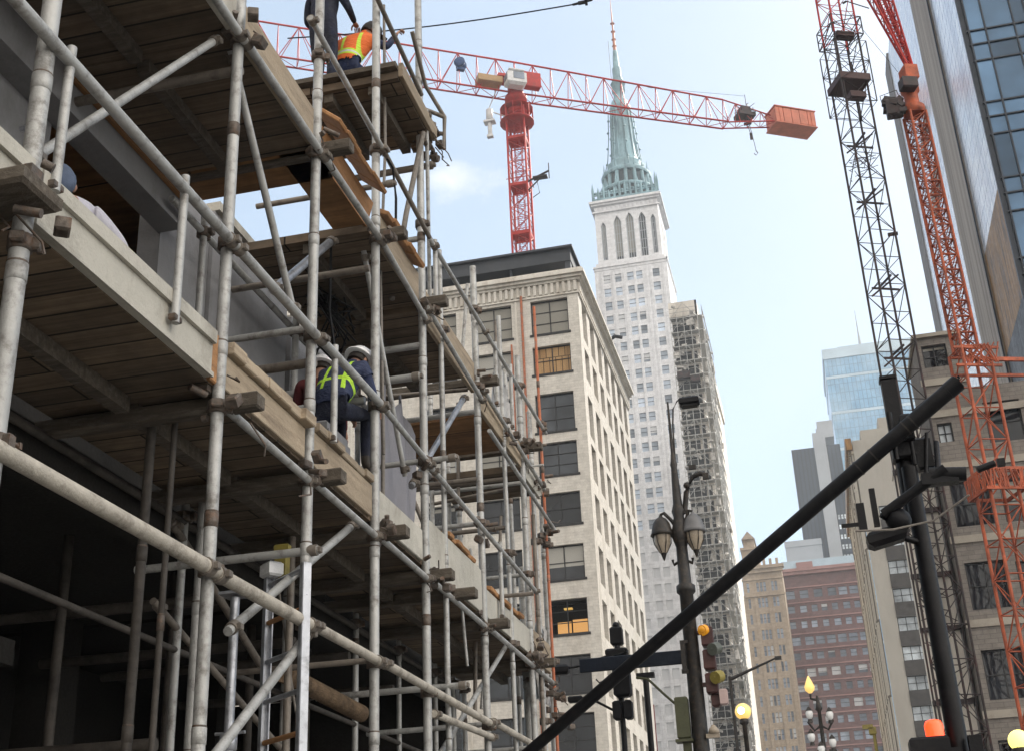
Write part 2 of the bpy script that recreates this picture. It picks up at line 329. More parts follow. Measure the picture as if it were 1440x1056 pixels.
    def mesh(s, name, mats, off=(0, 0, 0)):
        me = bpy.data.meshes.new(name); off = V(off)
        me.from_pydata([tuple(p - off) for p in s.v], [], s.f)
        for m in (mats if isinstance(mats, (list, tuple)) else [mats]): me.materials.append(m)
        me.polygons.foreach_set('material_index', s.mi); me.polygons.foreach_set('use_smooth', s.sm)
        bm = bmesh.new(); bm.from_mesh(me); bmesh.ops.recalc_face_normals(bm, faces=bm.faces); bm.to_mesh(me); bm.free()
        return me
    def build(s, name, mats, parent=None, loc=None):
        """one object; its verts are given in world space, its origin is loc (its own) or its parents' origin"""
        w = V(loc) if loc is not None else world(parent)
        o = bpy.data.objects.new(name, s.mesh(name, mats, w)); COL.objects.link(o)
        o.location = w - world(parent)
        if parent is not None: o.parent = parent
        return o

def world(o):
    p = V((0, 0, 0))
    while o is not None: p = p + o.location; o = o.parent
    return p

def put(name, me, parent, loc, rz=0.0):
    o = bpy.data.objects.new(name, me); COL.objects.link(o); o.parent = parent
    o.location = V(loc) - world(parent); o.rotation_euler = (0, 0, rz)
    return o

def tag(o, label, cat, group=None):
    o['label'] = label; o['category'] = cat
    if group: o['group'] = group
    return o

def thing(name, label, cat, loc=(0, 0, 0), group=None):
    o = bpy.data.objects.new(name, None); COL.objects.link(o); o.location = loc
    o.empty_display_size = .2
    return tag(o, label, cat, group)

def struct(name, mb, m):
    o = mb.build(name, m); o['kind'] = 'structure'; return o

# ---- walls with real openings
def facade(mb, O, ang, w, z0, z1, ops, d=.3, mi=0):
    """one upright sheet from O along angle ang, w wide, z0..z1, with openings (u0,u1,z0,z1) that have reveals d deep"""
    O = V(O); U = V((math.cos(ang), math.sin(ang), 0)); I = V((-math.sin(ang), math.cos(ang), 0))
    us = sorted({0.0, w} | {o[0] for o in ops} | {o[1] for o in ops}); zs = sorted({z0, z1} | {o[2] for o in ops} | {o[3] for o in ops})
    us = [u for u in us if 0 <= u <= w]; zs = [z for z in zs if z0 <= z <= z1]
    def P(u, z, k=0.0): return O + U * u + I * k + V((0, 0, z))
    for b, t in zip(zs, zs[1:]):
        run = None
        for l, r in zip(us, us[1:]):
            cu, cz = (l + r) / 2, (b + t) / 2
            hole = any(o[0] < cu < o[1] and o[2] < cz < o[3] for o in ops)
            if not hole: run = (run[0], r) if run else (l, r)
            if hole or r == us[-1]:
                if run: mb.quad(P(run[0], b), P(run[1], b), P(run[1], t), P(run[0], t), mi)
                run = None
    for a, e, b, t in ops:
        mb.quad(P(a, b), P(e, b), P(e, b, d), P(a, b, d), mi); mb.quad(P(a, t, d), P(e, t, d), P(e, t), P(a, t), mi)
        mb.quad(P(a, b, d), P(a, t, d), P(a, t), P(a, b), mi); mb.quad(P(e, b), P(e, t), P(e, t, d), P(e, b, d), mi)

WIN = {}
def window(parent, O, ang, op, d, nx=2, nz=2, fw=.07, frame='steel_win', pane='glass', sill=None, name='window'):
    """a window (frame with bars) in an opening, its glazing a sub-part; meshes shared between equal windows"""
    u0, u1, z0, z1 = op; w, h = round(u1 - u0, 2), round(z1 - z0, 2)
    key = (w, h, nx, nz, fw, frame, pane, sill)
    if key not in WIN:
        f = MB(); a, b = -w / 2, w / 2; t = .05
        f.box((a, -t, 0), (a + fw, t, h)); f.box((b - fw, -t, 0), (b, t, h)); f.box((a + fw, -t, 0), (b - fw, t, fw)); f.box((a + fw, -t, h - fw), (b - fw, t, h))
        for k in range(1, nx): x = a + w * k / nx; f.box((x - fw * .4, -t * .9, fw), (x + fw * .4, t * .9, h - fw))
        for k in range(1, nz):
            z = h * k / nz
            f.box((a + fw, -t * .7, z - fw * .3), (b - fw, t * .7, z + fw * .3))
        if sill: f.box((a - .12, -sill, -.16), (b + .12, -sill + .068, -.004))
        g = MB(); g.box((a + fw * .5, t * .2, fw * .5), (b - fw * .5, t * .45, h - fw * .5))
        WIN[key] = (f.mesh(name, [M[frame]]), g.mesh('pane', M[pane]))
    fm, gm = WIN[key]
    U = V((math.cos(ang), math.sin(ang), 0)); I = V((-math.sin(ang), math.cos(ang), 0))
    o = put(name, fm, parent, V(O) + U * (u0 + u1) / 2 + I * (d - .08) + V((0, 0, z0)), ang)
    p = bpy.data.objects.new('pane', gm); COL.objects.link(p); p.parent = o
    return o

PANES = {}
def panes(parent, O, ang, ops, d, mat, limit=100, name='window'):
    """far windows: one glazed leaf each, up to the limit; the remainder as one mass"""
    U = V((math.cos(ang), math.sin(ang), 0)); I = V((-math.sin(ang), math.cos(ang), 0))
    rest = MB()
    for n, (u0, u1, z0, z1) in enumerate(ops):
        w, h = round(u1 - u0, 2), round(z1 - z0, 2)
        c = V(O) + U * (u0 + u1) / 2 + I * (d - .1) + V((0, 0, z0))
        if n < limit:
            key = (w, h, mat)
            if key not in PANES:
                g = MB(); g.box((-w / 2, 0, 0), (w / 2, .05, h)); g.box((-w / 2, -.06, h * .48), (w / 2, -.003, h * .53), 1)
                PANES[key] = g.mesh(name, [M[mat], M['mullion']])
            put(name, PANES[key], parent, c, ang)
        else:
            rest.obox(c + V((0, 0, h / 2)) + I * .025, (w, .05, h), Matrix((U, I, V((0, 0, 1)))).transposed())
    if rest.f:
        o = rest.build(name, M[mat], parent); o['kind'] = 'stuff'
    return

# ---- lattice work for cranes and masts
def lattice(mb, A, B, x, y, pitch, rc, rb, n=5, tri=False, mi=0, faces=(0, 1, 2, 3)):
    """four (or three) chords from A to B with zig-zag bracing; x, y are half-size vectors at A, or (at A, at B)"""
    A, B = V(A), V(B)
    xa, xb = x if hasattr(x[0], '__len__') else (x, x); ya, yb = y if hasattr(y[0], '__len__') else (y, y)
    L = (B - A).length; m = max(2, round(L / pitch))
    def corners(t):
        c = A.lerp(B, t); X = V(xa).lerp(V(xb), t); Y = V(ya).lerp(V(yb), t)
        return [c - X - Y, c + X - Y, c + Y] if tri else [c - X - Y, c + X - Y, c + X + Y, c - X + Y]
    k = 3 if tri else 4
    c0, c1 = corners(0), corners(1)
    for i in range(k): mb.tube(c0[i], c1[i], rc, n, mi=mi)
    for s in range(m):
        a, b = corners(s / m), corners((s + 1) / m)
        for i in range(k):
            if i not in faces: continue
            j = (i + 1) % k
            mb.tube(a[i], a[j], rb, 4, mi=mi, caps=False)
            p, q = (a[i], b[j]) if (s + i) % 2 else (a[j], b[i])
            mb.tube(p, q, rb, 4, mi=mi, caps=False)
    for i in range(k): mb.tube(c1[i], c1[(i+1) % k], rb, 4, mi=mi, caps=False)
    return mb

# ------------------------------------------------------------------ camera, light, sky
F = 1799.0; W0, H0 = 1440, 1056
cam = bpy.data.objects.new('camera', bpy.data.cameras.new('camera')); COL.objects.link(cam); SC.camera = cam
cam.data.sensor_fit = 'HORIZONTAL'; cam.data.sensor_width = 36; cam.data.lens = 36 * F / W0
cam.data.clip_start = .1; cam.data.clip_end = 6000
up = V((-180, -4028, F)).normalized(); fy = V((480, 782, F)); fy = (fy - up * fy.dot(up)).normalized(); fx = fy.cross(up)
# rows: the world axes seen in the camera's frame (right, down, forward) -> camera axes in the world
right = V((fx.x, fy.x, up.x)); down = V((fx.y, fy.y, up.y)); fwd = V((fx.z, fy.z, up.z))
cam.matrix_world = Matrix((( right.x, -down.x, -fwd.x, 0), (right.y, -down.y, -fwd.y, 0), (right.z, -down.z, -fwd.z, 1.65), (0, 0, 0, 1)))

SUN_EL, SUN_AZ = 42, 30                       # azimuth: from the street's direction towards the right
sd = V((math.sin(R(SUN_AZ)) * math.cos(R(SUN_EL)), math.cos(R(SUN_AZ)) * math.cos(R(SUN_EL)), math.sin(R(SUN_EL))))
L = bpy.data.lights.new('sun', 'SUN'); L.energy = 4.6; L.angle = R(.5); L.color = (1, .93, .82)
sun = bpy.data.objects.new('sun', L); COL.objects.link(sun); sun.location = sd * 300
sun.rotation_euler = sd.to_track_quat('Z', 'Y').to_euler()
wd = bpy.data.worlds.new('World'); SC.world = wd; wd.use_nodes = True
nt = wd.node_tree; bg = nt.nodes['Background']
sky = nt.nodes.new('ShaderNodeTexSky'); sky.sky_type = 'NISHITA'; sky.sun_disc = False
sky.sun_elevation = R(SUN_EL); sky.sun_rotation = R(SUN_AZ); sky.air_density = 1.0; sky.dust_density = 1.1; sky.ozone_density = 1.5
tc = nt.nodes.new('ShaderNodeTexCoord')
# thin high veil everywhere and one small cloud low over the roofs (direction given as a unit vector)
nz = noise(nt, mapped(nt, tc.outputs['Generated'], (1, 1, 2.5)), 3.0, 7, .6)
veil = ramp(nt, nz, [(.3, .30), (.8, .46)])
c1 = mixc(nt, veil, sky.outputs[0], (5.6, 7.0, 7.9))
def puff(col, d, size, seed):
    dv = nt.nodes.new('ShaderNodeVectorMath'); dv.operation = 'SUBTRACT'; nt.links.new(tc.outputs['Generated'], dv.inputs[0]); dv.inputs[1].default_value = d
    ln = nt.nodes.new('ShaderNodeVectorMath'); ln.operation = 'LENGTH'; nt.links.new(mapped(nt, dv.outputs[0], (1 / size, 1 / size, 2.3 / size)), ln.inputs[0])
    nn = noise(nt, mapped(nt, tc.outputs['Generated'], (1, 1, 1.6), (seed, 0, 0)), 26, 7, .6)
    sb = nt.nodes.new('ShaderNodeMath'); sb.operation = 'SUBTRACT'; nt.links.new(nn, sb.inputs[0])
    ml = nt.nodes.new('ShaderNodeMath'); ml.operation = 'MULTIPLY'; ml.inputs[1].default_value = .5; nt.links.new(ln.outputs['Value'], ml.inputs[0]); nt.links.new(ml.outputs[0], sb.inputs[1])
    return mixc(nt, ramp(nt, sb.outputs[0], [(.08, 0), (.5, .55)]), col, (8.2, 7.9, 7.6))
# unseen cloud added behind and overhead to fill the shade, clear towards the sun
sp_ = nt.nodes.new('ShaderNodeSeparateXYZ'); nt.links.new(tc.outputs['Generated'], sp_.inputs[0])
mr = nt.nodes.new('ShaderNodeMapRange'); mr.inputs[1].default_value = .40; mr.inputs[2].default_value = -.25; nt.links.new(sp_.outputs[1], mr.inputs[0])
nb = noise(nt, mapped(nt, tc.outputs['Generated'], (1, 1, 1.6)), 2.2, 8, .6)
ad = nt.nodes.new('ShaderNodeMath'); ad.operation = 'MULTIPLY_ADD'; ad.inputs[1].default_value = .75; nt.links.new(mr.outputs[0], ad.inputs[0]); nt.links.new(nb, ad.inputs[2])
cov = ramp(nt, ad.outputs[0], [(.72, 0), (.95, 1)])
tone = ramp(nt, noise(nt, tc.outputs['Generated'], 5, 6), [(.3, (8.5, 8.1, 7.5)), (.7, (14.5, 13.6, 12.4))])
lr = nt.nodes.new('ShaderNodeMapRange'); lr.inputs[1].default_value = -.8; lr.inputs[2].default_value = .8; nt.links.new(sp_.outputs[0], lr.inputs[0])
tone = mixc(nt, 1.0, tone, ramp(nt, lr.outputs[0], [(.1, .5), (.5, .85), (.95, 1.7)]), 'MULTIPLY')       # added cloud made brighter to the right so the fill has a direction
c1 = mixc(nt, cov, c1, tone)
c2 = puff(c1, (-.2257, .8110, .5397), .05, 3)
nt.links.new(c2, bg.inputs['Color']); bg.inputs['Strength'].default_value = .10
SC.view_settings.view_transform = 'Standard'; SC.view_settings.look = 'None'; SC.view_settings.gamma = 1; SC.view_settings.exposure = 0.68

# ------------------------------------------------------------------ ground
g = MB(); g.quad((-3000, -3000, -.02), (3000, -3000, -.02), (3000, 3000, -.02), (-3000, 3000, -.02)); struct('ground', g, M['asphalt'])
g = MB(); g.box((-1.2, -60, -.3), (6.6, 290, .0)); struct('road', g, M['concrete_road'])
g = MB(); g.box((-13, -60, -.3), (-1.35, 290, .13)); struct('pavement', g, M['paving'])
g = MB(); g.box((6.75, -60, -.3), (14.2, 290, .13)); struct('pavement', g, M['paving'])
g = MB(); g.box((-1.35, -60, -.3), (-1.2, 290, .14)); g.box((6.6, -60, -.3), (6.75, 290, .14)); struct('kerb', g, M['kerb'])
g = MB(); g.box((.2, 9.8, -.2), (2.2, 12.8, .14)); struct('traffic_island', g, M['kerb'])
g = MB()
for y in range(-10, 200, 6):
    if not 8 < y < 14: g.box((2.62, y, .004), (2.76, y + 3, .006))
struct('lane_marking', g, surf('road_paint', (.7, .7, .66), .7))

# the air over the street: far buildings pale into it
g = MB(); g.box((-260, -40, -1.0), (180, 640, 262)); hz = g.build('haze', bpy.data.materials.new('air'), None); hz['kind'] = 'stuff'
am = hz.data.materials[0]; am.use_nodes = True; an_ = am.node_tree; an_.nodes.remove(an_.nodes['Principled BSDF'])
pv = an_.nodes.new('ShaderNodeVolumePrincipled'); pv.inputs['Density'].default_value = .0004; pv.inputs['Color'].default_value = (.86, .93, 1, 1); pv.inputs['Anisotropy'].default_value = .2
an_.links.new(pv.outputs[0], an_.nodes['Material Output'].inputs['Volume'])

# ------------------------------------------------------------------ scaffolding along the left pavement
XO, XI = -3.60, -4.90
scaf = thing('scaffolding', 'grey tube scaffolding with plank decks stepping down along the unfinished concrete building', 'scaffolding', (XO, 10, .13))
def coupler_mesh(r):
    m = MB(); m.lathe((0, 0, 0), [(r + .004, -.045), (r + .022, -.04), (r + .022, .04), (r + .004, .045)], 14)
    m.obox((r + .03, 0, 0), (.05, .05, .075), None, 0, .01); m.obox((0, -r - .03, .0), (.07, .05, .06), None, 0, .01)
    m.tube((r + .04, -.02, .0), (r + .04, .075, .0), .011, 6); m.obox((r + .04, .07, 0), (.03, .02, .03))
    return m.mesh('coupler', M['clamp'])
TK = .66                                     # tube thickness
CM = coupler_mesh(.043)
def standard(x, y, z0, z1, r=.062, mat='tube', cz=(), joints=True):
    r *= TK; m = MB(); m.tube((x, y, z0), (x, y, z1), r, 16)
    if joints:
        z = z0 + 1.2 + random.random()
        while z < z1 - .3:
            m.lathe((x, y, z), [(r, -.05), (r + .004, -.048), (r + .004, .048), (r, .05)], 16, 1 if random.random() < .3 else 0)
            m.lathe((x, y, z + .055), [(r + .001, -.006), (r + .003, 0), (r + .001, .006)], 16, 1)
            z += 1.1 + .8 * random.random()
    o = m.build('standard', [M[mat], M['clamp']], scaf)
    for z in cz:
        if z0 < z < z1: put('coupler', CM, o, (x, y, z), random.choice((0, 1.57, .4)))
    return o
CZ = (3.87, 4.97, 6.2, 7.95)
standard(XO, 4.88, .13, 12.0, .078, 'tube', (3.9, 4.97, 7.62))
for y in (7.12, 8.68, 10.22, 11.72): standard(XO, y, .13, 12.8, .063, 'tube', CZ + (8.98,) if y > 8 else CZ)
standard(XO, 13.95, .13, 9.62, .062, 'tube', CZ + (9.0,)); standard(XO, 16.35, .13, 9.42, .062, 'tube', CZ + (8.95,))
standard(XO, 12.42, .13, 9.03, .045, 'tube', (5.05, 8.0)); standard(XO, 15.28, .13, 9.55, .045, 'tube', (5.05, 6.2, 8.0))
o = standard(XO, 17.75, .13, 10.9, .034, 'tube_red', (5.3, 7.0, 8.9)); o['label'] = 'orange red painted standard at the far end'
standard(XO - .12, 18.15, .13, 7.7, .075, 'tube', (4.0, 5.0, 7.2)); standard(XO - .05, 17.2, .13, 8.9, .05, 'tube', (4.4, 6.9)); standard(XO, 16.9, .13, 7.2, .045, 'tube_dark', (5.2,))
standard(XO - .3, 17.4, .13, 6.6, .10, 'tube', (5.0,)); standard(XO - .55, 17.9, .13, 9.9, .05, 'tube', (6.0, 8.6))
for y, z1, r in ((9.22, 7.9, .05), (11.38, 8.0, .055), (13.3, 10.4, .05), (16.3, 9.2, .05), (17.15, 9.0, .05), (17.7, 8.9, .06), (14.8, 8.0, .045)):
    standard(XI, y, .13, z1, r, 'tube_shade' if y < 9 else 'tube', (5.0, 6.3, 7.7))
standard(-4.6, 8.95, .13, 5.06, .06, 'tube'); standard(-4.2, 7.35, .13, 5.06, .05, 'tube_shade'); standard(-4.0, 7.3, .13, 5.06, .032, 'tube_shade'); standard(-4.3, 10.05, .13, 5.0, .05, 'tube_dark')

def bar(name, p, q, r, mat='tube', ends=False, n=12):
    r *= TK; m = MB(); m.tube(p, q, r, n)
    p, q = V(p), V(q)
    if ends:
        for t in ends:
            c = p.lerp(q, t); d = (q - p).normalized(); m.tube(c - d * .035, c + d * .035, r + .011, n, mi=1); m.obox(c + V((r + .02, 0, 0)), (.03, .05, .05), None, 1, .008)
    return m.build(name, [M[mat], M['tube_dark']], scaf)
E1 = (.02, .98)
# ledgers and rails run along the street
for y0, y1, za in ((3.2, 7.1, 3.84), (7.1, 8.7, 3.84), (8.7, 10.2, 3.86), (10.2, 13.95, 3.88), (13.95, 15.9, 3.92)): bar('ledger', (XO + .062, y0, za), (XO + .062, y1, za + .01), .07 if y0 < 8 else .058, 'tube_dirty', (.03, .97))
bar('ledger', (XO + .05, 11.75, 3.68), (XO + .05, 14.0, 3.76), .052, 'tube_dirty', E1)
for y0, y1 in ((7.1, 8.68), (8.68, 10.2), (10.2, 11.7), (11.7, 14), (14, 17.6)): bar('ledger', (XO + .03, y0, 4.98), (XO + .03, y1, 4.96), .046, 'tube', E1)
for y0, y1 in ((3.0, 7.1), (7.1, 8.68), (8.68, 10.2), (10.2, 11.7), (11.7, 14), (14, 17.6)): bar('ledger', (XO + .062, y0, 7.93), (XO + .062, y1, 7.92 if y0 < 10 else 7.76), .05 if y0 < 9 else .042, 'tube', E1)
bar('ledger', (XI, 3, 3.9), (XI, 17, 3.9), .04, 'tube_shade'); bar('ledger', (XI, 3, 4.95), (XI, 17, 4.95), .05, 'tube_shade'); bar('ledger', (XI, 8.6, 7.7), (XI, 17.6, 7.7), .05)
for y0, y1, za, zb in ((2.8, 7.12, 6.18, 6.17), (7.12, 8.68, 6.17, 6.17), (8.68, 10.22, 6.18, 6.2), (10.22, 11.72, 6.2, 6.14), (11.72, 16.6, 6.12, 6.0)): bar('guard_rail', (XO + .07, y0, za), (XO + .07, y1, zb), .057 if y0 < 10 else .043, 'tube', E1)
bar('guard_rail', (XO + .07, 8.3, 9.1), (XO + .07, 10.25, 8.98), .042, 'tube', E1); bar('guard_rail', (XO + .07, 10.22, 8.99), (XO + .07, 12.0, 8.83), .04, 'tube_dark', E1); bar('guard_rail', (XO + .07, 11.8, 8.83), (XO + .07, 17.8, 8.76), .04, 'tube', (.03, .4, .97))
bar('guard_rail', (XO + .08, 10.0, 10.72), (XO + .08, 11.55, 10.58), .04, 'tube_dark'); bar('guard_rail', (XO + .14, 13.95, 7.35), (XO + .14, 17.7, 7.2), .04)
bar('guard_rail', (XO + .05, 8.3, 11.1), (XO + .05, 10.5, 11.15), .04, 'tube_dark')
# bent bracket bar hanging off the top lift
m = MB(); m.path([(XO + .07, 11.25, 11.25), (XO + .07, 11.75, 10.85), (XO + .22, 12.0, 10.55), (XO + .2, 12.02, 10.12)], .026, 8); m.tube((XO - .05, 11.72, 10.58), (XO + .22, 12.0, 10.55), .025, 8); m.build('bracket', M['tube_dark'], scaf)
# transoms run from the street side to the wall
for y, z, r, x1, mt in ((8.68, 4.42, .05, .1, 'tube'), (10.22, 3.9, .04, 0, 'tube_dark'), (12.42, 4.05, .05, .2, 'tube'), (13.95, 3.9, .045, 0, 'tube'), (16.35, 3.95, .045, .1, 'tube'),
                (8.68, 6.28, .045, 0, 'tube'), (8.78, 6.02, .06, 0, 'tube_dark'), (10.22, 6.28, .055, -.1, 'tube'), (11.72, 6.2, .045, .35, 'tube'), (10.05, 7.55, .05, 0, 'tube_dark'), (11.72, 7.5, .055, 0, 'tube'), (11.3, 6.95, .06, .1, 'tube'), (13.95, 7.62, .05, 0, 'tube'), (13.95, 6.2, .045, 0, 'tube'), (13.95, 6.75, .05, 0, 'tube_dark'), (16.35, 6.2, .045, 0, 'tube'), (16.35, 7.5, .045, 0, 'tube'), (15.3, 7.2, .045, 0, 'tube_dark'), (15.3, 6.55, .045, 0, 'tube_dark'), (11.72, 8.8, .05, 0, 'tube'), (10.5, 8.75, .045, .1, 'tube_dark'), (11.9, 9.85, .06, .1, 'tube_dark'), (7.2, 7.75, .06, 0, 'tube_dark')):
    bar('transom', (XI - .1, y, z), (XO + x1, y, z), r, mt, (.97,) if x1 > .05 else False)
# squared putlog timbers whose ends stick out past the poles
for y in (7.12, 8.68, 10.22, 11.72, 12.5, 13.95, 16.35):
    for z in (5.06, 8.08):
        if z > 6 and (y < 8 or y == 12.5): continue
        m = MB(); m.obox(((XO + XI) / 2 + .08, y + .1, z - .04), (1.64 + .08 * random.random(), .12, .11), None, 0, .012); m.build('putlog', M['timber_dark'], scaf)
m = MB(); m.obox((-3.62, 4.72, 5.16), (.46, .34, .10), None, 0, .02); m.build('putlog', M['timber_dark'], scaf)
# diagonal braces
for p, q, r, mt in (((-3.72, 5.0, 5.55), (-3.72, 7.02, 7.93), .045, 'tube'), ((-3.70, 7.2, 7.95), (-3.70, 8.55, 6.35), .045, 'tube'), ((XO + .02, 7.2, 2.70), (XO + .02, 8.75, 3.83), .052, 'tube'),
                    ((XO - .09, 7.62, 3.60), (XO - .09, 9.95, 5.02), .05, 'tube'), ((XO - .1, 11.6, 5.9), (XO - .1, 13.75, 7.75), .05, 'alu'), ((XO - .08, 12.2, 3.3), (XO - .08, 15.5, 5.15), .045, 'tube'),
                    ((-4.0, 8.8, 6.75), (-4.0, 10.1, 7.95), .06, 'alu'), ((-3.75, 10.3, 7.9), (-3.75, 11.55, 6.0), .04, 'tube'), ((XI, 8.8, 4.2), (XI, 12.0, 3.2), .045, 'tube_dark'), ((XI, 9.0, 4.9), (XI, 11, 4.0), .05, 'tube_dark'),
                    ((XO + .12, 11.6, 10.4), (XO - .1, 12.35, 8.2), .035, 'tube'), ((-4.2, 13.95, 6.0), (-4.8, 13.9, 7.6), .04, 'tube_dark'), ((-4.5, 13.0, 3.2), (-4.4, 10.6, 2.0), .045, 'tube_dark'), ((XO + .06, 8.05, 11.2), (XO + .06, 8.68, 10.1), .035, 'tube_dark')):
    bar('brace', p, q, r, mt, (.03, .97))
# short guard posts bolted to the edge beam
for y, z0, z1 in ((5.02, 5.35, 6.28), (6.37, 5.22, 6.28), (9.05, 5.42, 6.28), (12.05, 8.1, 8.95), (14.6, 5.2, 6.15), (15.6, 8.0, 8.95), (14.75, 8.0, 8.9)):
    m = MB(); x = XO + .06; m.tube((x, y, z0), (x, y, z1), .028, 12); m.obox((x, y, z0 + .03), (.05, .09, .05), None, 1, .01); m.build('guard_post', [M['tube'], M['clamp']], scaf)

# knots of clamps, lashing wire and tube ends where several bars meet
def knot(x, y, z, n=7, s=1.0):
    m = MB()
    for k in range(n):
        p = V((x + random.uniform(-.10, .16) * s, y + random.uniform(-.16, .16) * s, z + random.uniform(-.13, .13) * s))
        if k % 3 == 0: m.obox(p, (.07 * s, .09 * s, .07 * s), Matrix.Rotation(random.uniform(-.8, .8), 3, random.choice('XYZ')), 0, .012)
        elif k % 3 == 1: m.tube(p, p + V((random.uniform(-.06, .12), random.uniform(-.1, .1), random.uniform(-.05, .05))) * s, .022 * s, 8)
        else:
            q = p + V((random.uniform(-.05, .15), random.uniform(-.2, .2), random.uniform(-.22, .1))) * s
            m.path([p, (p + q) / 2 + V((.04, .03, -.03)) * s, q], .007, 5)
    m.build('lashing', M['clamp'], scaf)
for y in (8.68, 10.22, 11.72, 13.95, 16.35): knot(XO + .02, y, 5.02, 7); knot(XO + .02, y, 7.98, 8)
for y, z, n in ((16.3, 5.2, 16), (17.5, 4.9, 16), (17.8, 4.5, 12), (16.3, 8.0, 12), (17.2, 7.7, 14), (17.6, 7.2, 10), (15.3, 7.8, 8), (11.85, 10.1, 16), (11.9, 10.3, 12), (7.12, 8.0, 8), (4.88, 5.2, 6), (7.12, 5.0, 6), (11.72, 6.15, 6), (13.95, 6.1, 6)): knot(XO, y, z, n, 1.15)
for k in range(16):
    y = random.uniform(13.6, 18.1); z = random.choice((4.1, 5.3, 6.3, 7.3, 8.2)) + random.uniform(-.3, .4); x = random.uniform(XO - .9, XO)
    if k % 2: bar('tie_tube', (x, y, z), (x + random.uniform(-.1, .2), y + random.uniform(-.2, .2), z + random.uniform(.7, 1.5)), random.uniform(.022, .04), random.choice(('tube', 'tube_dark')))
    else: bar('tie_tube', (x - .7, y, z), (x + .5, y + random.uniform(-.2, .2), z + random.uniform(-.05, .1)), random.uniform(.025, .042), random.choice(('tube', 'tube_dark')))

# decks: plank soffit below, boards on top; each bay its own part
def deck(y0, y1, z, x0=XI, x1=XO - .03, mat='soffit', bearers=1):
    m = MB(); m.box((x0, y0 + .004, z), (x1, y1 - .004, z + .09))
    o = m.build('deck', M[mat], scaf)
    b = MB()
    for k in range(bearers):
        x = x0 + (x1 - x0) * (k + .6) / (bearers + .2); b.box((x - .05, y0 + .05, z - .11), (x + .05, y1 - .05, z - .003))
    if bearers: b.build('bearer', M['timber_dark'], o)
    return o
for y0, y1 in ((1.5, 4.88), (4.88, 7.12), (7.12, 8.68), (8.68, 10.22), (10.22, 11.72), (11.72, 13.95), (13.95, 17.6)): deck(y0, y1, 5.11)
for y0, y1 in ((1.5, 4.88), (4.88, 7.12), (7.12, 8.68)): deck(y0, y1, 8.0, x0=-5.2)
deck(8.68, 9.15, 8.0, mat='soffit_warm', bearers=0); deck(8.68, 10.0, 8.0, x0=-3.95, mat='soffit_warm', bearers=0); deck(10.08, 11.72, 7.98, mat='soffit', bearers=1); deck(11.72, 13.6, 7.92, bearers=1); deck(14.35, 15.6, 7.72, mat='soffit_warm', bearers=0); deck(16.3, 17.4, 7.66, mat='soffit', bearers=0)
deck(10.62, 11.9, 10.14, x0=-5.1, x1=-3.5, bearers=3)
m = MB(); m.obox((-4.25, 10.62, 10.28), (1.5, .14, .06)); m.build('deck_board', M['timber_dark'], scaf)
# edge boards and beams along the street side of each deck
def edge(y0, y1, z0, z1, mat, t=.05, x=XO - .02, lip=False, tilt=0.0):
    m = MB(); m.obox((x, (y0 + y1) / 2, (z0 + z1) / 2), (t, y1 - y0 - .02, z1 - z0), Matrix.Rotation(tilt, 3, 'Y'), 0, .006)
    if lip: m.box((x + t / 2 + .002, y0 + .01, z1 - .085), (x + t / 2 + .03, y1 - .01, z1 + .006)); m.box((x + t / 2 + .002, y0 + .01, z0 - .004), (x + t / 2 + .02, y1 - .01, z0 + .03))
    return m.build('edge_board', M[mat], scaf)
edge(2.5, 4.93, 5.12, 5.44, 'concrete', .07, lip=True); e = edge(4.93, 6.98, 5.12, 5.44, 'concrete', .07, lip=True); e['label'] = 'wide pale concrete edge beam with a top lip'
edge(7.12, 8.6, 5.13, 5.38, 'board'); edge(8.72, 10.14, 5.13, 5.42, 'board'); edge(10.3, 11.62, 5.13, 5.44, 'concrete'); edge(11.8, 13.88, 5.12, 5.62, 'concrete'); edge(14.0, 16.3, 5.12, 5.45, 'concrete'); edge(16.4, 17.6, 5.1, 5.5, 'board')
edge(2.5, 7.05, 7.97, 8.32, 'concrete'); edge(7.15, 8.6, 7.99, 8.36, 'board'); edge(8.75, 10.1, 8.03, 8.30, 'board_warm', .04, XO - .03, tilt=.25); edge(10.3, 11.6, 7.97, 8.30, 'board'); edge(11.8, 13.85, 7.82, 8.22, 'board'); edge(14.0, 16.28, 7.7, 8.05, 'board'); edge(16.4, 17.5, 7.62, 7.95, 'concrete')
edge(10.62, 11.9, 10.16, 10.34, 'board', .05, -3.47)
for y, z in ((7.05, 5.30),): m = MB(); m.obox((XO - .05, y, z), (.1, .12, .36), None, 0, .01); m.build('edge_post', M['board_warm'], scaf)

def loose_board(label, y0, y1, z, x=-3.66, w=.2, t=.05, tilt=0.0, mat='board', grp='loose boards left along the scaffold edges'):
    m = MB(); c = V((x, (y0 + y1) / 2, z)); n = 7
    for k in range(n):                      # slightly split, uneven long edge
        a, b = y0 + (y1 - y0) * k / n, y0 + (y1 - y0) * (k + 1) / n; j = random.uniform(-.012, .012)
        m.obox((x + j, (a + b) / 2, z + (random.uniform(-.006, .006))), (w + 2 * j, b - a, t), Matrix.Rotation(tilt, 3, 'Y'), 0, .008)
    o = m.build('loose_board', M[mat], None, (x, (y0 + y1) / 2, z)); return tag(o, label, 'board', grp)
loose_board('splintered brown board lying on the middle deck edge left of the white helmet worker', 7.2, 8.62, 5.43, -3.62, .16, .09)
loose_board('thin warm plywood board tilted behind the splintered brown board', 7.3, 8.55, 5.52, -3.78, .1, .16, .5, 'board_warm')
loose_board('weathered board with a rough edge in front of the white helmet worker', 8.78, 10.1, 5.46, -3.63, .13, .07)
loose_board('orange brown board leaning on the upper deck edge beside the second pole', 8.72, 9.95, 8.38, -3.52, .30, .04, .7, 'board_warm')
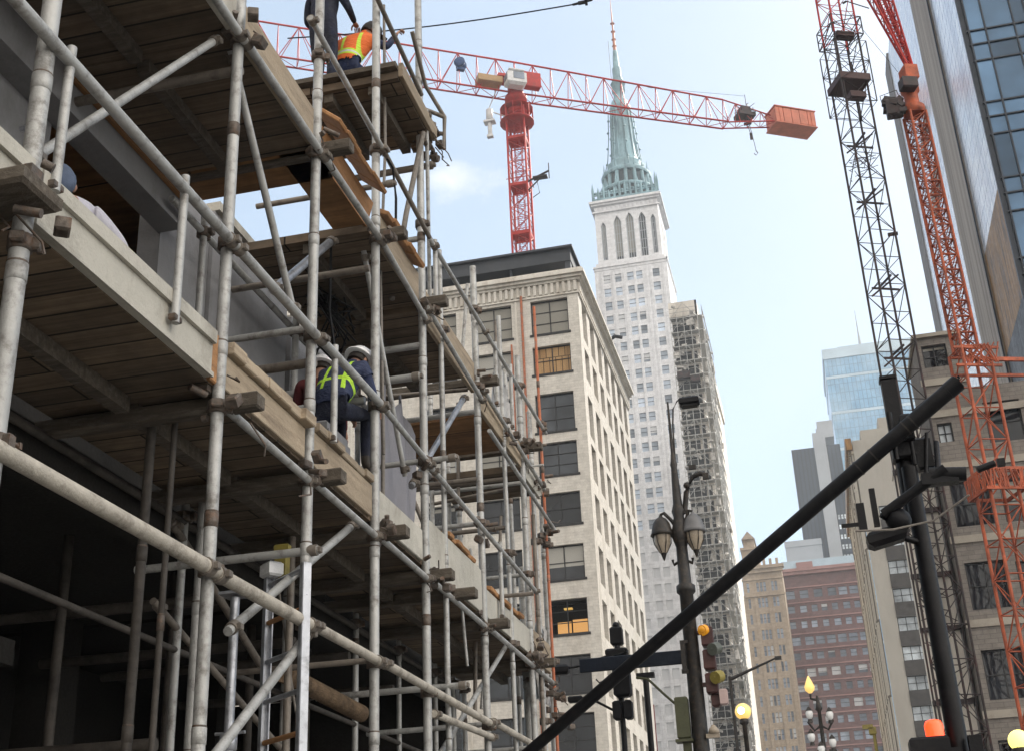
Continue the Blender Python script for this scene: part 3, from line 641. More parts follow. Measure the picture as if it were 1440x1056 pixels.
loose_board('short orange brown board on the upper deck edge above the white helmet worker', 10.35, 11.5, 8.36, -3.6, .2, .05, .5, 'board_warm')
loose_board('dirty yellowish board on the deck edge low at the far end', 12.5, 13.6, 5.66, -3.62, .1, .05, .2, 'board_warm')
loose_board('pale board on the low far deck edge', 14.2, 15.8, 5.5, -3.62, .12, .05, .2, 'board_warm')

# ------------------------------------------------------------------ unfinished building behind the scaffolding
ub = thing('unfinished_building', 'dark open concrete building shell behind the scaffolding with grey wall panels', 'building', (-9, 5, .13))
def part(name, mat, *boxes, parent=None):
    m = MB()
    for a, b in boxes: m.box(a, b)
    return m.build(name, M[mat], parent or ub)
part('floor_slab', 'concrete_shade', ((-16, -6, 5.1), (-5.22, 12.6, 5.38)))
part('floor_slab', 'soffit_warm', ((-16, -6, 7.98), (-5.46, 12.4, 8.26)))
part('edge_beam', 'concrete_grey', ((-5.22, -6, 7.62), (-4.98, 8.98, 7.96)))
part('edge_beam', 'concrete_shade', ((-5.22, -6, 4.75), (-4.98, 17.5, 5.06)))
w = part('wall_panel', 'concrete_grey', ((-5.42, 8.98, 5.39), (-5.2, 9.9, 8.3))); part('wall_panel', 'concrete_grey', ((-5.40, 9.93, 5.39), (-5.17, 11.75, 8.4))); part('wall_panel', 'concrete_grey', ((-5.42, 11.95, 5.39), (-5.2, 13.0, 8.2)))
part('wall_coping', 'concrete', ((-5.44, 9.93, 8.404), (-5.12, 11.75, 8.5)))
part('column', 'concrete_grey', ((-5.9, 5.3, 5.39), (-5.21, 7.25, 7.97))); part('column', 'concrete_shade', ((-6.6, 8.5, 5.39), (-6.2, 8.9, 7.97))); part('column', 'concrete_grey', ((-5.9, 1.0, 5.39), (-5.21, 3.0, 7.97)))
part('back_wall', 'concrete_shade', ((-16.2, -6, .13), (-16, 17.6, 8.2))); part('end_wall', 'concrete_shade', ((-16, 17.45, .13), (-5.0, 17.65, 5.0))); part('end_wall', 'concrete_shade', ((-16, -6.2, .13), (-3.7, -6, 8.2)))
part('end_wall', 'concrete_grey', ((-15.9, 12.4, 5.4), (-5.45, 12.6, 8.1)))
part('inner_wall', 'concrete_shade', ((-9.2, -6, .13), (-9.0, 17.4, 5.08))); part('podium_roof', 'concrete_shade', ((-16, 12.62, 5.07), (-5.0, 17.6, 5.3)))
part('inner_wall', 'concrete_shade', ((-10.2, -6, 5.4), (-10, 12, 7.97)))
for y in (1.0, 4.6, 8.3, 12.0, 15.8): part('column', 'concrete_shade', ((-8.2, y, .13), (-7.75, y + .45, 5.09)))
part('lintel', 'concrete_shade', ((-6.4, 3.4, 3.85), (-6.2, 9.0, 4.05))); part('lintel', 'timber_dark', ((-6.4, 6, 2.9), (-6.2, 17, 3.1)))
part('hoarding', 'timber_dark', ((-6.9, 2.0, 1.2), (-6.8, 17.0, 3.2)))
for k, (y, z, l) in enumerate(((9.9, 4.5, 2.6), (11.5, 4.45, 2.6), (13.0, 4.6, 2.8), (14.5, 4.5, 2.6), (8.9, 3.15, 3.0), (12.3, 3.3, 3.0))):
    m = MB(); m.tube((-5.0 - l, y, z), (-4.9, y + .1, z), .05, 10); m.build('prop_tube', M['tube_shade'], ub)
for x, y in ((-6.2, 9.6), (-5.9, 11.0), (-6.1, 13.2), (-6.0, 14.6)): m = MB(); m.tube((x, y, .13), (x, y, 5.09), .045, 10); m.build('prop_tube', M['tube_shade'], ub)
part('orange_formwork', 'board_warm', ((-5.19, 6.9, 7.72), (-5.16, 8.9, 7.80)), ((-4.97, 7.0, 7.86), (-4.93, 8.9, 7.96)))
m = MB(); m.tube((-6.2, 8.3, 5.4), (-6.0, 8.6, 7.6), .02, 6); m.tube((-6.6, 8.4, 7.0), (-5.6, 8.8, 6.7), .02, 6); m.tube((-6.1, 8.2, 6.9), (-5.8, 8.8, 6.0), .02, 6); m.build('starter_bar', M['tube_red'], ub)
m = MB(); m.tube((-4.85, 5.8, 5.39), (-4.85, 5.8, 7.97), .055, 14); m.tube((-4.99, 6.6, 7.1), (-4.8, 6.6, 7.1), .02, 8); m.lathe((-4.85, 5.8, 6.9), [(.062, -.03), (.075, -.02), (.075, .02), (.062, .03)], 14); m.lathe((-4.85, 5.8, 7.2), [(.062, -.03), (.075, -.02), (.075, .02), (.062, .03)], 14); m.build('drain_pipe', M['alu'], ub)

# ladder standing on the pavement inside the scaffold
ld = thing('ladder', 'bright aluminium ladder standing upright in the scaffold behind the lowest tube', 'ladder', (-3.7, 8.6, .13))
LA, LB = V((-3.95, 8.80, 0)), V((-3.49, 8.44, 0)); LD = (LB - LA).normalized(); LN = V((-LD.y, LD.x, 0)); LR = Matrix((LD, LN, V((0, 0, 1)))).transposed()
for c, h in ((LA, 4.36), (LB, 4.26)):
    m = MB(); zc = (h + .13) / 2
    m.obox(c + V((0, 0, zc)), (.022, .062, h - .13), LR, 0, .005)
    for s_ in (-1, 1): m.obox(c + LD * (.02 if c is LA else -.02) + LN * .029 * s_ + V((0, 0, zc)), (.04, .009, h - .13), LR)
    m.build('stile', M['alu'], ld)
for k in range(14):
    m = MB(); z = .45 + k * .29; m.tube(LA + LD * .03 + V((0, 0, z)), LB - LD * .03 + V((0, 0, z)), .019, 10); m.build('rung', M['alu' if k % 3 else 'board_warm'], ld)
m = MB(); m.obox(LA + LD * .05 + V((0, 0, 4.33)), (.15, .12, .11), LR, 0, .015); m.build('top_cap', M['globe_off'], ld)
pr = MB(); pr.tube((-3.95, 8.25, .13), (-3.95, 8.25, 3.0), .042, 14); pr.tube((-3.95, 8.25, 3.0), (-3.95, 8.25, 4.0), .034, 14); pr.lathe((-3.95, 8.25, 3.0), [(.045, -.06), (.06, -.05), (.06, .05), (.036, .06)], 12); pr.obox((-3.95, 8.25, 4.02), (.18, .18, .02)); pr.tube((-4.05, 8.25, 3.06), (-3.83, 8.25, 3.06), .012, 6)
tag(pr.build('steel_prop', M['alu'], None, (-3.95, 8.25, .13)), 'bright steel prop with a pin left of the aluminium ladder', 'prop')
b = MB(); b.obox((-3.92, 8.98, 4.42), (.09, .09, .2), None, 0, .02); b.obox((-3.92, 8.98, 4.56), (.12, .06, .06), None, 0, .01)
tag(b.build('ratchet_strap', M['yellow_paint'], None, (-3.92, 8.98, 4.42)), 'small yellow strap clamped on the tube above the ladder', 'strap')
lg = MB(); lg.tube((-4.7, 10.9, 4.0), (-4.5, 12.4, 3.85), .085, 12); lg.tube((-4.68, 10.85, 4.0), (-4.7, 10.9, 4.0), .09, 12)
tag(lg.build('wrapped_pole', M['sacking'], None, (-4.6, 11.6, 3.9)), 'brown sacking wrapped pole in the dark bay under the middle deck', 'pole')
for (x, y, z, w, h), lb in (((-5.9, 10.5, 3.0, .35, .4), 'small white notice hanging in the dark ground bay under the third pole'), ((-5.6, 7.35, 3.35, .3, .22), 'pinkish white notice left of the steel prop in the dark'), ((-5.1, 12.6, 2.75, .4, .3), 'white notice low in the dark bay near the far poles')):
    m = MB(); m.obox((x, y, z), (.02, w, h)); tag(m.build('notice', M['paper'], None, (x, y, z)), lb, 'sign')

# debris sheet hung beside the wall
t = MB(); nu, nv = 16, 12
for s in (0, 1):
    vs = [(-4.30 - .012 * s + .05 * math.sin(u * 1.1 + .3 * v) + .03 * math.sin(2.3 * u), 12.0 + 1.6 * u / nu, 5.4 + (2.0 + .2 * math.sin(u * .7)) * v / nv) for v in range(nv + 1) for u in range(nu + 1)]
    t.add(vs, [(v*(nu+1)+u, v*(nu+1)+u+1, (v+1)*(nu+1)+u+1, (v+1)*(nu+1)+u) for v in range(nv) for u in range(nu)], 0, True)
tag(t.build('tarpaulin', M['tarp'], None, (-4.3, 12.8, 5.4)), 'lilac grey debris sheet hanging behind the scaffold right of the white helmet worker', 'tarpaulin')
# pale sheet and board offcuts tied on at the far end
def sheet(label, x, y0, y1, z0, z1, mat, amp=.04):
    t = MB(); nu, nv = 14, 12; ph = random.random() * 6
    for s in (0, 1):
        vs = [(x - .012 * s + amp * math.sin(u * 1.3 + ph + .4 * v) + amp * .6 * math.sin(2.7 * u + v * .2), y0 + (y1 - y0) * u / nu, z0 + (z1 - z0 + .12 * math.sin(u * .9 + ph)) * v / nv) for v in range(nv + 1) for u in range(nu + 1)]
        t.add(vs, [(v*(nu+1)+u, v*(nu+1)+u+1, (v+1)*(nu+1)+u+1, (v+1)*(nu+1)+u) for v in range(nv) for u in range(nu)], 0, True)
    tag(t.build('sheet', M[mat], None, (x, (y0 + y1) / 2, z0)), label, 'sheet')
sheet('pale plastic sheet tied between the far poles above the upper deck', -3.72, 15.4, 16.3, 7.75, 8.7, 'sheet_pale')
sheet('small pale wrapped sheet low at the far end of the scaffold', -3.7, 17.1, 17.8, 4.7, 5.7, 'sheet_pale', .03)
# ropes
def rope(label, pts, r=.014, mat='rope'):
    m = MB(); m.path(pts, r, 6); tag(m.build('rope', M[mat], None, pts[0]), label, 'rope')
rope('thin grey rope hanging from the top deck near the third pole', [(-3.75, 10.9, 11.4), (-3.74, 10.92, 9.5), (-3.78, 10.88, 7.9), (-3.75, 10.9, 6.0)], .016)
rope('pale twisted rope hanging from the upper deck beside the debris sheet', [(-3.9, 11.2, 8.0), (-3.88, 11.2, 7.0), (-3.86, 11.2, 6.2), (-3.9, 11.3, 5.3)], .02)
rope('second pale rope close to the debris sheet', [(-3.95, 11.3, 8.0), (-3.97, 11.32, 7.0), (-3.95, 11.3, 5.6)], .014)
rope('dark cable looping down above the white helmet', [(-4.2, 10.2, 7.95), (-4.22, 10.1, 7.4), (-4.2, 10.3, 6.95), (-4.15, 10.55, 6.9)], .013, 'black')
rope('dark electric lead dangling above the white helmet', [(-4.05, 10.2, 7.95), (-4.1, 10.32, 7.3), (-4.05, 10.35, 6.9)], .013, 'black')
rope('black hose hooked over the third pole high up', [(-3.55, 10.3, 9.0), (-3.5, 10.45, 8.9), (-3.5, 10.55, 8.6), (-3.52, 10.6, 8.35)], .014, 'black')
rope('thin line slanting down from the top platform to the fourth pole', [(-3.52, 11.6, 10.1), (-3.7, 11.5, 9.0), (-3.85, 11.45, 7.95)], .03)
rope('frayed line hanging in the dark ground bay right of the ladder', [(-4.4, 10.0, 4.6), (-4.3, 10.2, 3.6), (-4.2, 10.5, 2.6)], .01)
jb = MB(); jb.obox((-4.4, 11.0, 7.75), (.12, .3, .16), None, 0, .03)
for k in range(22): a = random.uniform(0, 6.28); jb.path([(-4.4, 11.0, 7.75), (-4.4 + .15 * math.cos(a), 11.0 + .45 * math.sin(a), 7.75 + random.uniform(-.3, .3)), (-4.4 + .25 * math.cos(a + 1), 11.1 + .4 * math.sin(a + 1), 7.6 + random.uniform(-.4, .4))], .011, 5)
tag(jb.build('cable_bundle', M['black'], None, (-4.4, 11.0, 7.75)), 'tangled black cable bundle hanging behind the second pole above the workers', 'cables')
st = MB(); [st.obox((-4.38, 10.72, 5.235 + .055 * k), (.62, .9 + .1 * random.random(), .05), Matrix.Rotation(random.uniform(-.06, .06), 3, 'Z'), 0, .006) for k in range(4)]
tag(st.build('plank_stack', M['board'], None, (-4.38, 10.72, 5.2)), 'short stack of planks under the worker in the maroon top', 'planks')
cr = MB(); cr.obox((-3.98, 9.68, 5.5), (.46, .5, .6), None, 0, .02)
for z in (5.30, 5.48, 5.66): cr.obox((-3.74, 9.68, z), (.02, .52, .1))
tag(cr.build('crate', M['crate'], None, (-3.98, 9.68, 5.2)), 'grey slatted crate under the seated white helmet worker', 'crate')

# ------------------------------------------------------------------ people (one skin grown over a posed skeleton)
def grow(verts, edges, levels=2, root=0):
    """skin + subdivision over joints; returns an evaluated mesh"""
    me = bpy.data.meshes.new('skeleton'); me.from_pydata([v[0] for v in verts], edges, []); me.update()
    o = bpy.data.objects.new('skeleton', me); COL.objects.link(o)
    sk = o.modifiers.new('skin', 'SKIN'); sk.use_smooth_shade = True
    if not me.skin_vertices: me.attributes  # layer is made by the modifier
    bm = bmesh.new(); bm.from_mesh(me); lay = bm.verts.layers.skin.verify(); bm.verts.ensure_lookup_table()
    for i, v in enumerate(bm.verts):
        r = verts[i][1]; v[lay].radius = r if isinstance(r, tuple) else (r, r); v[lay].use_root = (i == root)
    bm.to_mesh(me); bm.free()
    sb = o.modifiers.new('sub', 'SUBSURF'); sb.levels = levels; sb.render_levels = levels
    dg = bpy.context.evaluated_depsgraph_get(); ev = o.evaluated_get(dg)
    out = bpy.data.meshes.new_from_object(ev)
    vs = [v.co.copy() for v in out.vertices]; fs = [tuple(p.vertices) for p in out.polygons]
    bpy.data.objects.remove(o); bpy.data.meshes.remove(me); bpy.data.meshes.remove(out)
    return vs, fs

POSE = dict(pelvis=(0, 0, .0), waist=(0, .0, .16), chest=(0, .0, .36), neck=(0, 0, .52), head=(0, .02, .62), crown=(0, .02, .74),
            shL=(-.19, 0, .46), elL=(-.25, 0, .18), wrL=(-.25, .08, -.06), shR=(.19, 0, .46), elR=(.25, 0, .18), wrR=(.25, .08, -.06),
            hiL=(-.10, 0, -.04), knL=(-.11, .02, -.46), anL=(-.11, 0, -.86), hiR=(.10, 0, -.04), knR=(.11, .02, -.46), anR=(.11, 0, -.86))
RAD = dict(pelvis=(.165, .115), waist=(.15, .105), chest=(.175, .12), neck=.058, head=(.082, .10), crown=(.062, .075), shL=.072, elL=.047, wrL=.033, shR=.072, elR=.047, wrR=.033,
           hiL=.095, knL=.062, anL=.043, hiR=.095, knR=.062, anR=.043)
LINKS = [('pelvis','waist'),('waist','chest'),('chest','neck'),('neck','head'),('head','crown'),('chest','shL'),('shL','elL'),('elL','wrL'),('chest','shR'),('shR','elR'),('elR','wrR'),
         ('pelvis','hiL'),('hiL','knL'),('knL','anL'),('pelvis','hiR'),('hiR','knR'),('knR','anR')]

def person(label, loc, face, pose, top='navy', legs='navy_dark', vest=None, hat='helmet', hatmat='helmet', hair=True, group='site workers', harness=None, scale=1.0):
    """pose gives joints in the person's own frame: x right, y ahead, z up from the pelvis; face = heading angle from +Y, clockwise"""
    J = dict(POSE); J.update({k: v for k, v in pose.items() if k != 'look'}); J = {k: V(v) * scale for k, v in J.items()}
    ca, sa = math.cos(-face), math.sin(-face); rot = Matrix(((ca, -sa, 0), (sa, ca, 0), (0, 0, 1)))
    base = V(loc)
    root = thing('person', label, 'person', base, group)
    for s in 'LR':
        sgn = -1 if s == 'L' else 1
        d = J['an' + s] - J['kn' + s]; fwd_ = V((0, 1, 0)); J['toe' + s] = J.get('toe' + s, J['an' + s] + V((sgn * .03, .20, -.06)) * scale)
    names = list(J); idx = {n: i for i, n in enumerate(names)}
    def rad(n):
        r = RAD.get(n, .04); return tuple(k * scale for k in r) if isinstance(r, tuple) else r * scale
    verts = [(J[n], rad(n)) for n in names]
    edges = [(idx[a], idx[b]) for a, b in LINKS] + [(idx['an' + s], idx['toe' + s]) for s in 'LR']
    vs, fs = grow(verts, edges, 3, idx['pelvis'])
    segs = [(a, b) for a, b in LINKS] + [('an' + s, 'toe' + s) for s in 'LR']
    def near(p):
        best = None
        for a, b in segs:
            A, B = J[a], J[b]; ab = B - A; t = max(0, min(1, (p - A).dot(ab) / max(1e-9, ab.length_squared))); dd = (p - A - ab * t).length / (.5 * (sum(rad(a)) / 2 if isinstance(rad(a), tuple) else rad(a)) + .5 * (sum(rad(b)) / 2 if isinstance(rad(b), tuple) else rad(b)))
            if best is None or dd < best[0]: best = (dd, a, b, t)
        return best
    MATS = ['skin', top, legs, 'boot']
    mb = MB(); mi = []; shell = []
    for f in fs:
        c = sum((vs[i] for i in f), V()) / len(f); _, a, b, t = near(c)
        if a in ('neck', 'head') or (b == 'neck' and t > .75): k = 0
        elif b in ('anL', 'anR') and t > .85 or b.startswith('toe'): k = 3
        elif a == 'pelvis' and b == 'waist' and t < .35 or a in ('hiL', 'hiR', 'knL', 'knR') or b in ('hiL', 'hiR'): k = 2
        elif b in ('wrL', 'wrR') and t > .92: k = 0
        else: k = 1
        mi.append(k)
        if (a, b) in (('waist', 'chest'), ('chest', 'neck'), ('chest', 'shL'), ('chest', 'shR')) or (a, b) == ('pelvis', 'waist') and t > .3: shell.append((f, a, b, t, c))
    base_i = 0; mb.v = list(vs); mb.f = [list(f) for f in fs]; mb.mi = mi; mb.sm = [True] * len(fs)
    # hands: palm and five fingers, each its own short chain
    for s in 'LR':
        w, e = J['wr' + s], J['el' + s]; d = (w - e).normalized(); side = d.cross(V((0, 0, 1))); side = side.normalized() if side.length > .05 else V((1, 0, 0)); nrm = side.cross(d)
        k = scale; hv = [(w - d * .01, (.027 * k, .02 * k)), (w + d * .04 * k, (.036 * k, .016 * k)), (w + d * .085 * k, (.04 * k, .014 * k))]
        a_, b_ = grow(hv, [(0, 1), (1, 2)], 1); mb.add(a_, b_, 0, True)
        for q, (off, ln) in enumerate(((-.03, .062), (-.01, .074), (.01, .07), (.028, .054))):
            p0 = w + (d * .08 + side * off) * k; p1 = p0 + d * ln * .5 * k - nrm * .012 * k; p2 = p1 + (d * .35 - nrm * .8).normalized() * ln * .5 * k; p3 = p2 + (-d * .3 - nrm * .6).normalized() * ln * .3 * k
            a_, b_ = grow([(p0, .009 * k), (p1, .009 * k), (p2, .0085 * k), (p3, .0075 * k)], [(0, 1), (1, 2), (2, 3)], 1); mb.add(a_, b_, 0, True)
        sg = -1 if s == 'R' else 1
        p0 = w + (d * .03 + side * .03 * sg) * k; p1 = p0 + (d * .03 + side * .026 * sg - nrm * .01) * k; p2 = p1 + (d * .028 + side * .006 * sg - nrm * .02) * k
        a_, b_ = grow([(p0, .012 * k), (p1, .0105 * k), (p2, .009 * k)], [(0, 1), (1, 2)], 1); mb.add(a_, b_, 0, True)
    # face: brow to chin set on the front of the head, nose, eyes, mouth, ears
    hd, cr_, nk = J['head'], J['crown'], J['neck']; upv = (cr_ - nk).normalized(); fw = V(pose.get('look', (0, 1, 0))); fw = (fw - upv * fw.dot(upv)).normalized(); rt = fw.cross(upv)
    c = hd.lerp(cr_, .35); k = scale
    mb.ball(c + fw * .082 * k - upv * .012 * k, .014 * k, 8, 0, 1.5); mb.ball(c + fw * .07 * k - upv * .075 * k, .03 * k, 8, 0)
    for s in (-1, 1):
        mb.ball(c + fw * .074 * k + rt * .03 * s * k + upv * .014 * k, .010 * k, 8, 4); mb.ball(c + rt * .088 * s * k - fw * .0 * k - upv * .01 * k, .024 * k, 8, 0, 1.3)
    mb.obox(c + fw * .082 * k - upv * .05 * k, (.045 * k, .014 * k, .009 * k), Matrix((rt, fw, upv)).transposed(), 4)
    def place(m): m.v = [base + rot @ p for p in m.v]; return m
    place(mb).build('body', [M[n_] for n_ in MATS] + [M['hair']], root)
    if hair:
        h = MB(); R_ = Matrix((rt, fw, upv)).transposed(); h.lathe(c - fw * .018 * k + upv * .0 * k, [(.094 * k, -.035 * k), (.102 * k, .0), (.098 * k, .05 * k), (.07 * k, .09 * k), (.001, .105 * k)], 14, rot=R_); place(h).build('hair', M['hair'], root)
    if hat == 'helmet':
        h = MB(); R_ = Matrix((rt, fw, upv)).transposed(); cc = c + upv * .028 * k
        h.lathe(cc, [(.128 * k, .0), (.131 * k, .012 * k), (.126 * k, .045 * k), (.108 * k, .088 * k), (.07 * k, .122 * k), (.03 * k, .134 * k), (.001, .136 * k)], 24, rot=R_, sy=1.1)
        h.lathe(cc + fw * .012 * k, [(.126 * k, .003), (.148 * k, -.004), (.150 * k, .004), (.128 * k, .016 * k)], 24, rot=R_, sy=1.2)
        h.obox(cc + upv * .125 * k, (.03 * k, .17 * k, .022 * k), R_, 0, .008); h.obox(cc + upv * .118 * k + rt * .045 * k, (.014 * k, .14 * k, .012 * k), R_); h.obox(cc + upv * .118 * k - rt * .045 * k, (.014 * k, .14 * k, .012 * k), R_)
        place(h).build('helmet', M[hatmat], root)
    elif hat == 'cap':
        h = MB(); R_ = Matrix((rt, fw, upv)).transposed(); cc = c + upv * .02 * k
        h.lathe(cc, [(.106 * k, 0), (.110 * k, .03 * k), (.095 * k, .075 * k), (.05 * k, .105 * k), (.001, .11 * k)], 18, rot=R_, sy=1.06); h.obox(cc + fw * .14 * k + upv * .004 * k, (.15 * k, .10 * k, .012 * k), R_, 0, .004); h.ball(cc + upv * .11 * k, .012 * k, 8); place(h).build('cap', M[hatmat], root)
    if vest:
        sh = MB(); nrm = {}
        for f, a, b, t, c_ in shell:
            n_ = (vs[f[1]] - vs[f[0]]).cross(vs[f[2]] - vs[f[0]]).normalized()
            for i in f: nrm[i] = nrm.get(i, V()) + n_
        ids = {i: q for q, i in enumerate(nrm)}
        pts = [vs[i] + nrm[i].normalized() * .016 * scale for i in nrm]
        axis = (J['neck'] - J['pelvis']); L_ = axis.length; axis.normalize()
        sh.v = [V(p) for p in pts]
        for f, a, b, t, c_ in shell: sh.f.append([ids[i] for i in f]); sh.mi.append(0); sh.sm.append(True)
        hh = [(p - J['pelvis']).dot(axis) / L_ for p in pts]; uu = [abs(p.x - J['chest'].x) / scale for p in pts]
        vo = place(sh).build('vest' if vest == 'orange' else 'harness', M['vest_orange' if vest == 'orange' else 'vest_navy'], root)
        for n_, arr in (('h', hh), ('u', uu)): vo.data.attributes.new(n_, 'FLOAT', 'POINT').data.foreach_set('value', arr)
    return root

# seated worker on the crate behind the rail, leaning forward
person('seated worker in navy with lime harness and white hard hat between two poles', (-3.90, 9.86, 6.08), R(6),
       dict(waist=(0, .06, .17), chest=(.03, .20, .35), neck=(.05, .33, .49), head=(.07, .40, .57), crown=(.09, .45, .68), look=(.35, .9, -.5), shL=(-.16, .22, .44), shR=(.22, .22, .44), elL=(-.22, .34, .20), wrL=(-.10, .50, .14), elR=(.28, .30, .20), wrR=(.20, .54, .17),
            hiL=(-.10, .04, -.02), hiR=(.11, .04, -.02), knL=(-.12, .46, .08), anL=(-.12, .44, -.36), knR=(.12, .50, .10), anR=(.10, .52, -.36), toeR=(.12, .70, -.43)), vest='harness')
person('standing worker in maroon top and white hard hat half hidden behind the second pole', (-4.38, 10.78, 6.34), R(-10), dict(elL=(-.24, .12, .22), wrL=(-.16, .32, .18), chest=(0, .05, .36), neck=(0, .08, .52), head=(0, .12, .61), crown=(0, .15, .72)), top='maroon', vest=None, hatmat='helmet', scale=.98)
person('crouching worker with orange hi vis vest and dark cap on the top platform', (-4.2, 10.9, 10.62), R(8),
       dict(waist=(.02, .04, .15), chest=(.08, .10, .32), neck=(.15, .16, .46), head=(.19, .20, .54), crown=(.23, .23, .65), look=(.6, .7, -.2), shL=(-.11, .10, .42), shR=(.25, .12, .40), elL=(-.24, .22, .22), wrL=(-.18, .42, .18), elR=(.40, .22, .32), wrR=(.46, .34, .56),
            hiL=(-.11, .02, -.03), hiR=(.11, .02, -.03), knL=(-.16, .40, -.02), anL=(-.14, .12, -.34), knR=(.17, .40, -.02), anR=(.14, .12, -.34)), vest='orange', hat='cap', hatmat='cap_dark', legs='navy')
person('worker in black navy trousers standing beside the orange vest worker at the top edge', (-4.40, 10.72, 11.10), R(15), dict(knL=(-.13, .12, -.44), anL=(-.12, .02, -.84), knR=(.12, .02, -.46), elL=(-.27, .06, .20), wrL=(-.16, .28, .12), elR=(.27, .10, .22), wrR=(.20, .32, .20), chest=(0, .05, .36), neck=(0, .09, .52), head=(0, .13, .61), crown=(0, .15, .73)), top='navy_dark', hat='helmet')
person('crouching worker in pale lilac shirt and blue grey cap behind the wide concrete edge beam', (-4.26, 6.20, 5.68), R(150),
       dict(waist=(0, .10, .10), chest=(.02, .27, .20), neck=(.02, .40, .22), head=(.03, .49, .22), crown=(.03, .60, .25), look=(0, .3, -1), shL=(-.16, .28, .22), shR=(.19, .28, .22), elL=(-.34, .10, .12), wrL=(-.44, -.12, .0), elR=(.26, .44, .06), wrR=(.2, .6, -.08),
            hiL=(-.10, 0, -.02), hiR=(.10, 0, -.02), knL=(-.13, .28, -.30), anL=(-.12, -.12, -.34), knR=(.13, .28, -.30), anR=(.12, -.12, -.34)), top='shirt', hat='cap', hatmat='cap_blue')

# ------------------------------------------------------------------ city buildings
# cream brick office block at the corner of the next street
BX, BY = -13.0, 80.0
bb = thing('office_building', 'cream brick office building with big dark steel windows and a dark rooftop storey', 'building', (-24, 90, 0))
tops = [43.75 - 3.62 * k for k in range(12)]; hts = [2.65, 2.1, 2.8, 2.35, 2.2, 2.3, 2.25, 2.35, 2.4, 2.4, 2.4, 2.6]
O = (-42, BY, 0); fr = []
for t, h in zip(tops, hts):
    for k in range(7):
        a = -16.5 - 4.12 * k + 42
        if a > 0: fr.append((a, a + 2.72, t - h, t))
SO = (BX, BY, 0); sw = []
for t, h in zip(tops, hts):
    for k in range(7): sw.append((1.3 + 3.1 * k, 3.1 + 3.1 * k, t - h - .15, t + .1))
m = MB(); facade(m, O, 0, 29, 0, 45.0, fr, .38); facade(m, SO, R(90), 23, 0, 45.0, sw, .5)
m.quad((BX, 103, 0), (-42, 103, 0), (-42, 103, 45), (BX, 103, 45)); m.quad((-42, 103, 0), (-42, 80, 0), (-42, 80, 45), (-42, 103, 45)); m.quad((-42, 80, 45), (BX, 80, 45), (BX, 103, 45), (-42, 103, 45))
m.build('wall', M['stone'], bb)
n = 0
for i, op in enumerate(fr):
    row = i // (len(fr) // 12); c = i % (len(fr) // 12)
    if c > 3 or row > 9: continue
    kind = random.choice(('glass', 'glass', 'glass_blind', 'glass_mirror'))
    if row == 1 and c == 0: kind = 'glass_wood'
    if row == 6 and c == 0: kind = 'glass_clear'
    if row == 9 and c == 0: kind = 'glass_wood'
    window(bb, O, 0, op, .38, 2, 2 if row in (1, 4, 5, 7) else 3, .085, 'steel_win', kind, .372); n += 1
rest = MB()
for i, op in enumerate(sw):
    row = i // 7
    if row < 9: window(bb, SO, R(90), op, .5, 1, 2, .08, 'steel_win', random.choice(('glass', 'glass', 'glass_blind', 'glass_mirror'))); n += 1
    else: rest.box((BX - .4, BY + op[0], op[2]), (BX - .33, BY + op[1], op[3]))
o = rest.build('window', M['glass'], bb); o['kind'] = 'stuff'
# a lit room behind one window
rm = MB(); t = tops[6]; rm.box((-15.9, 80.62, t - 2.2), (-15.0, 80.66, t - 1.35)); rm.box((-14.9, 80.62, t - 2.2), (-13.9, 80.66, t - 1.25)); rm.build('lit_room', M['glass_lit'], bb); rm = MB(); rm.box((-16.6, 82, t - 2.6), (-13.3, 82.1, t + .1)); rm.box((-16.6, 80.45, t - 2.7), (-13.3, 82, t - 2.61)); rm.box((-16.6, 80.45, t + .11), (-13.3, 82, t + .2)); rm.build('room_wall', M['concrete_shade'], bb)
rm = MB(); rm.box((-15.5, 80.9, t - .45), (-14.95, 81.2, t - .36)); rm.build('ceiling_lamp', M['globe_warm'], bb)
co = MB()     # cornice: stepped mouldings over a corbelled frieze, returned along the side
for z0, z1, p in ((43.95, 44.06, .12), (44.95, 45.12, .22), (45.122, 45.32, .42), (45.322, 45.55, .62), (45.552, 45.75, .5)):
    co.box((-42, BY - p, z0), (BX + p, BY - .002, z1)); co.box((BX + .002, BY - .002, z0), (BX + p, BY + 23, z1))
x = -41.8
while x < BX: co.box((x, BY - .17, 44.1 + random.uniform(0, .08)), (x + .2, BY - .003, 44.94)); x += .42
y = BY + .2
while y < BY + 23: co.box((BX + .003, y, 44.15), (BX + .17, y + .2, 44.94)); y += .42
for k in range(8): xx = -13.0 - 4.12 * k - .45; co.box((xx - .06, BY - .05, 0), (xx + .06, BY - .002, 43.9)) if k else None
co.build('cornice', M['stone_trim'], bb)
rf = MB(); rf.box((-42, 81.2, 47.35), (-13.55, 90, 48.35)); rf.box((-42, 80.9, 48.352), (-13.35, 90.3, 48.5)); rf.box((-42, 84.6, 45.02), (-14.6, 89.6, 47.34)); rf.box((-14.0, 81.3, 45.76), (-13.6, 81.9, 47.34))
for k in range(6): rf.box((-18.2 - 4.1 * k, 81.4, 45.76), (-18.05 - 4.1 * k, 81.6, 47.34))
rf.build('rooftop_storey', M['roof_dark'], bb)
gl = MB(); gl.box((-26, 84.4, 45.9), (-15, 84.55, 47.2)); gl.build('window', M['glass'], bb)
cl = MB()
for k in range(11): x = -14.3 - random.uniform(0, 10); cl.obox((x, 81.0 + random.uniform(.6, 1.8), 45.95 + random.uniform(0, .2)), (random.uniform(.6, 1.8), .5, random.uniform(.25, .6)), None, 0, .03)
tag(cl.build('roof_clutter', M['globe_off'], None, (-18, 82, 45.76)), 'pale stacked site materials on the cream building roof edge', 'building materials')
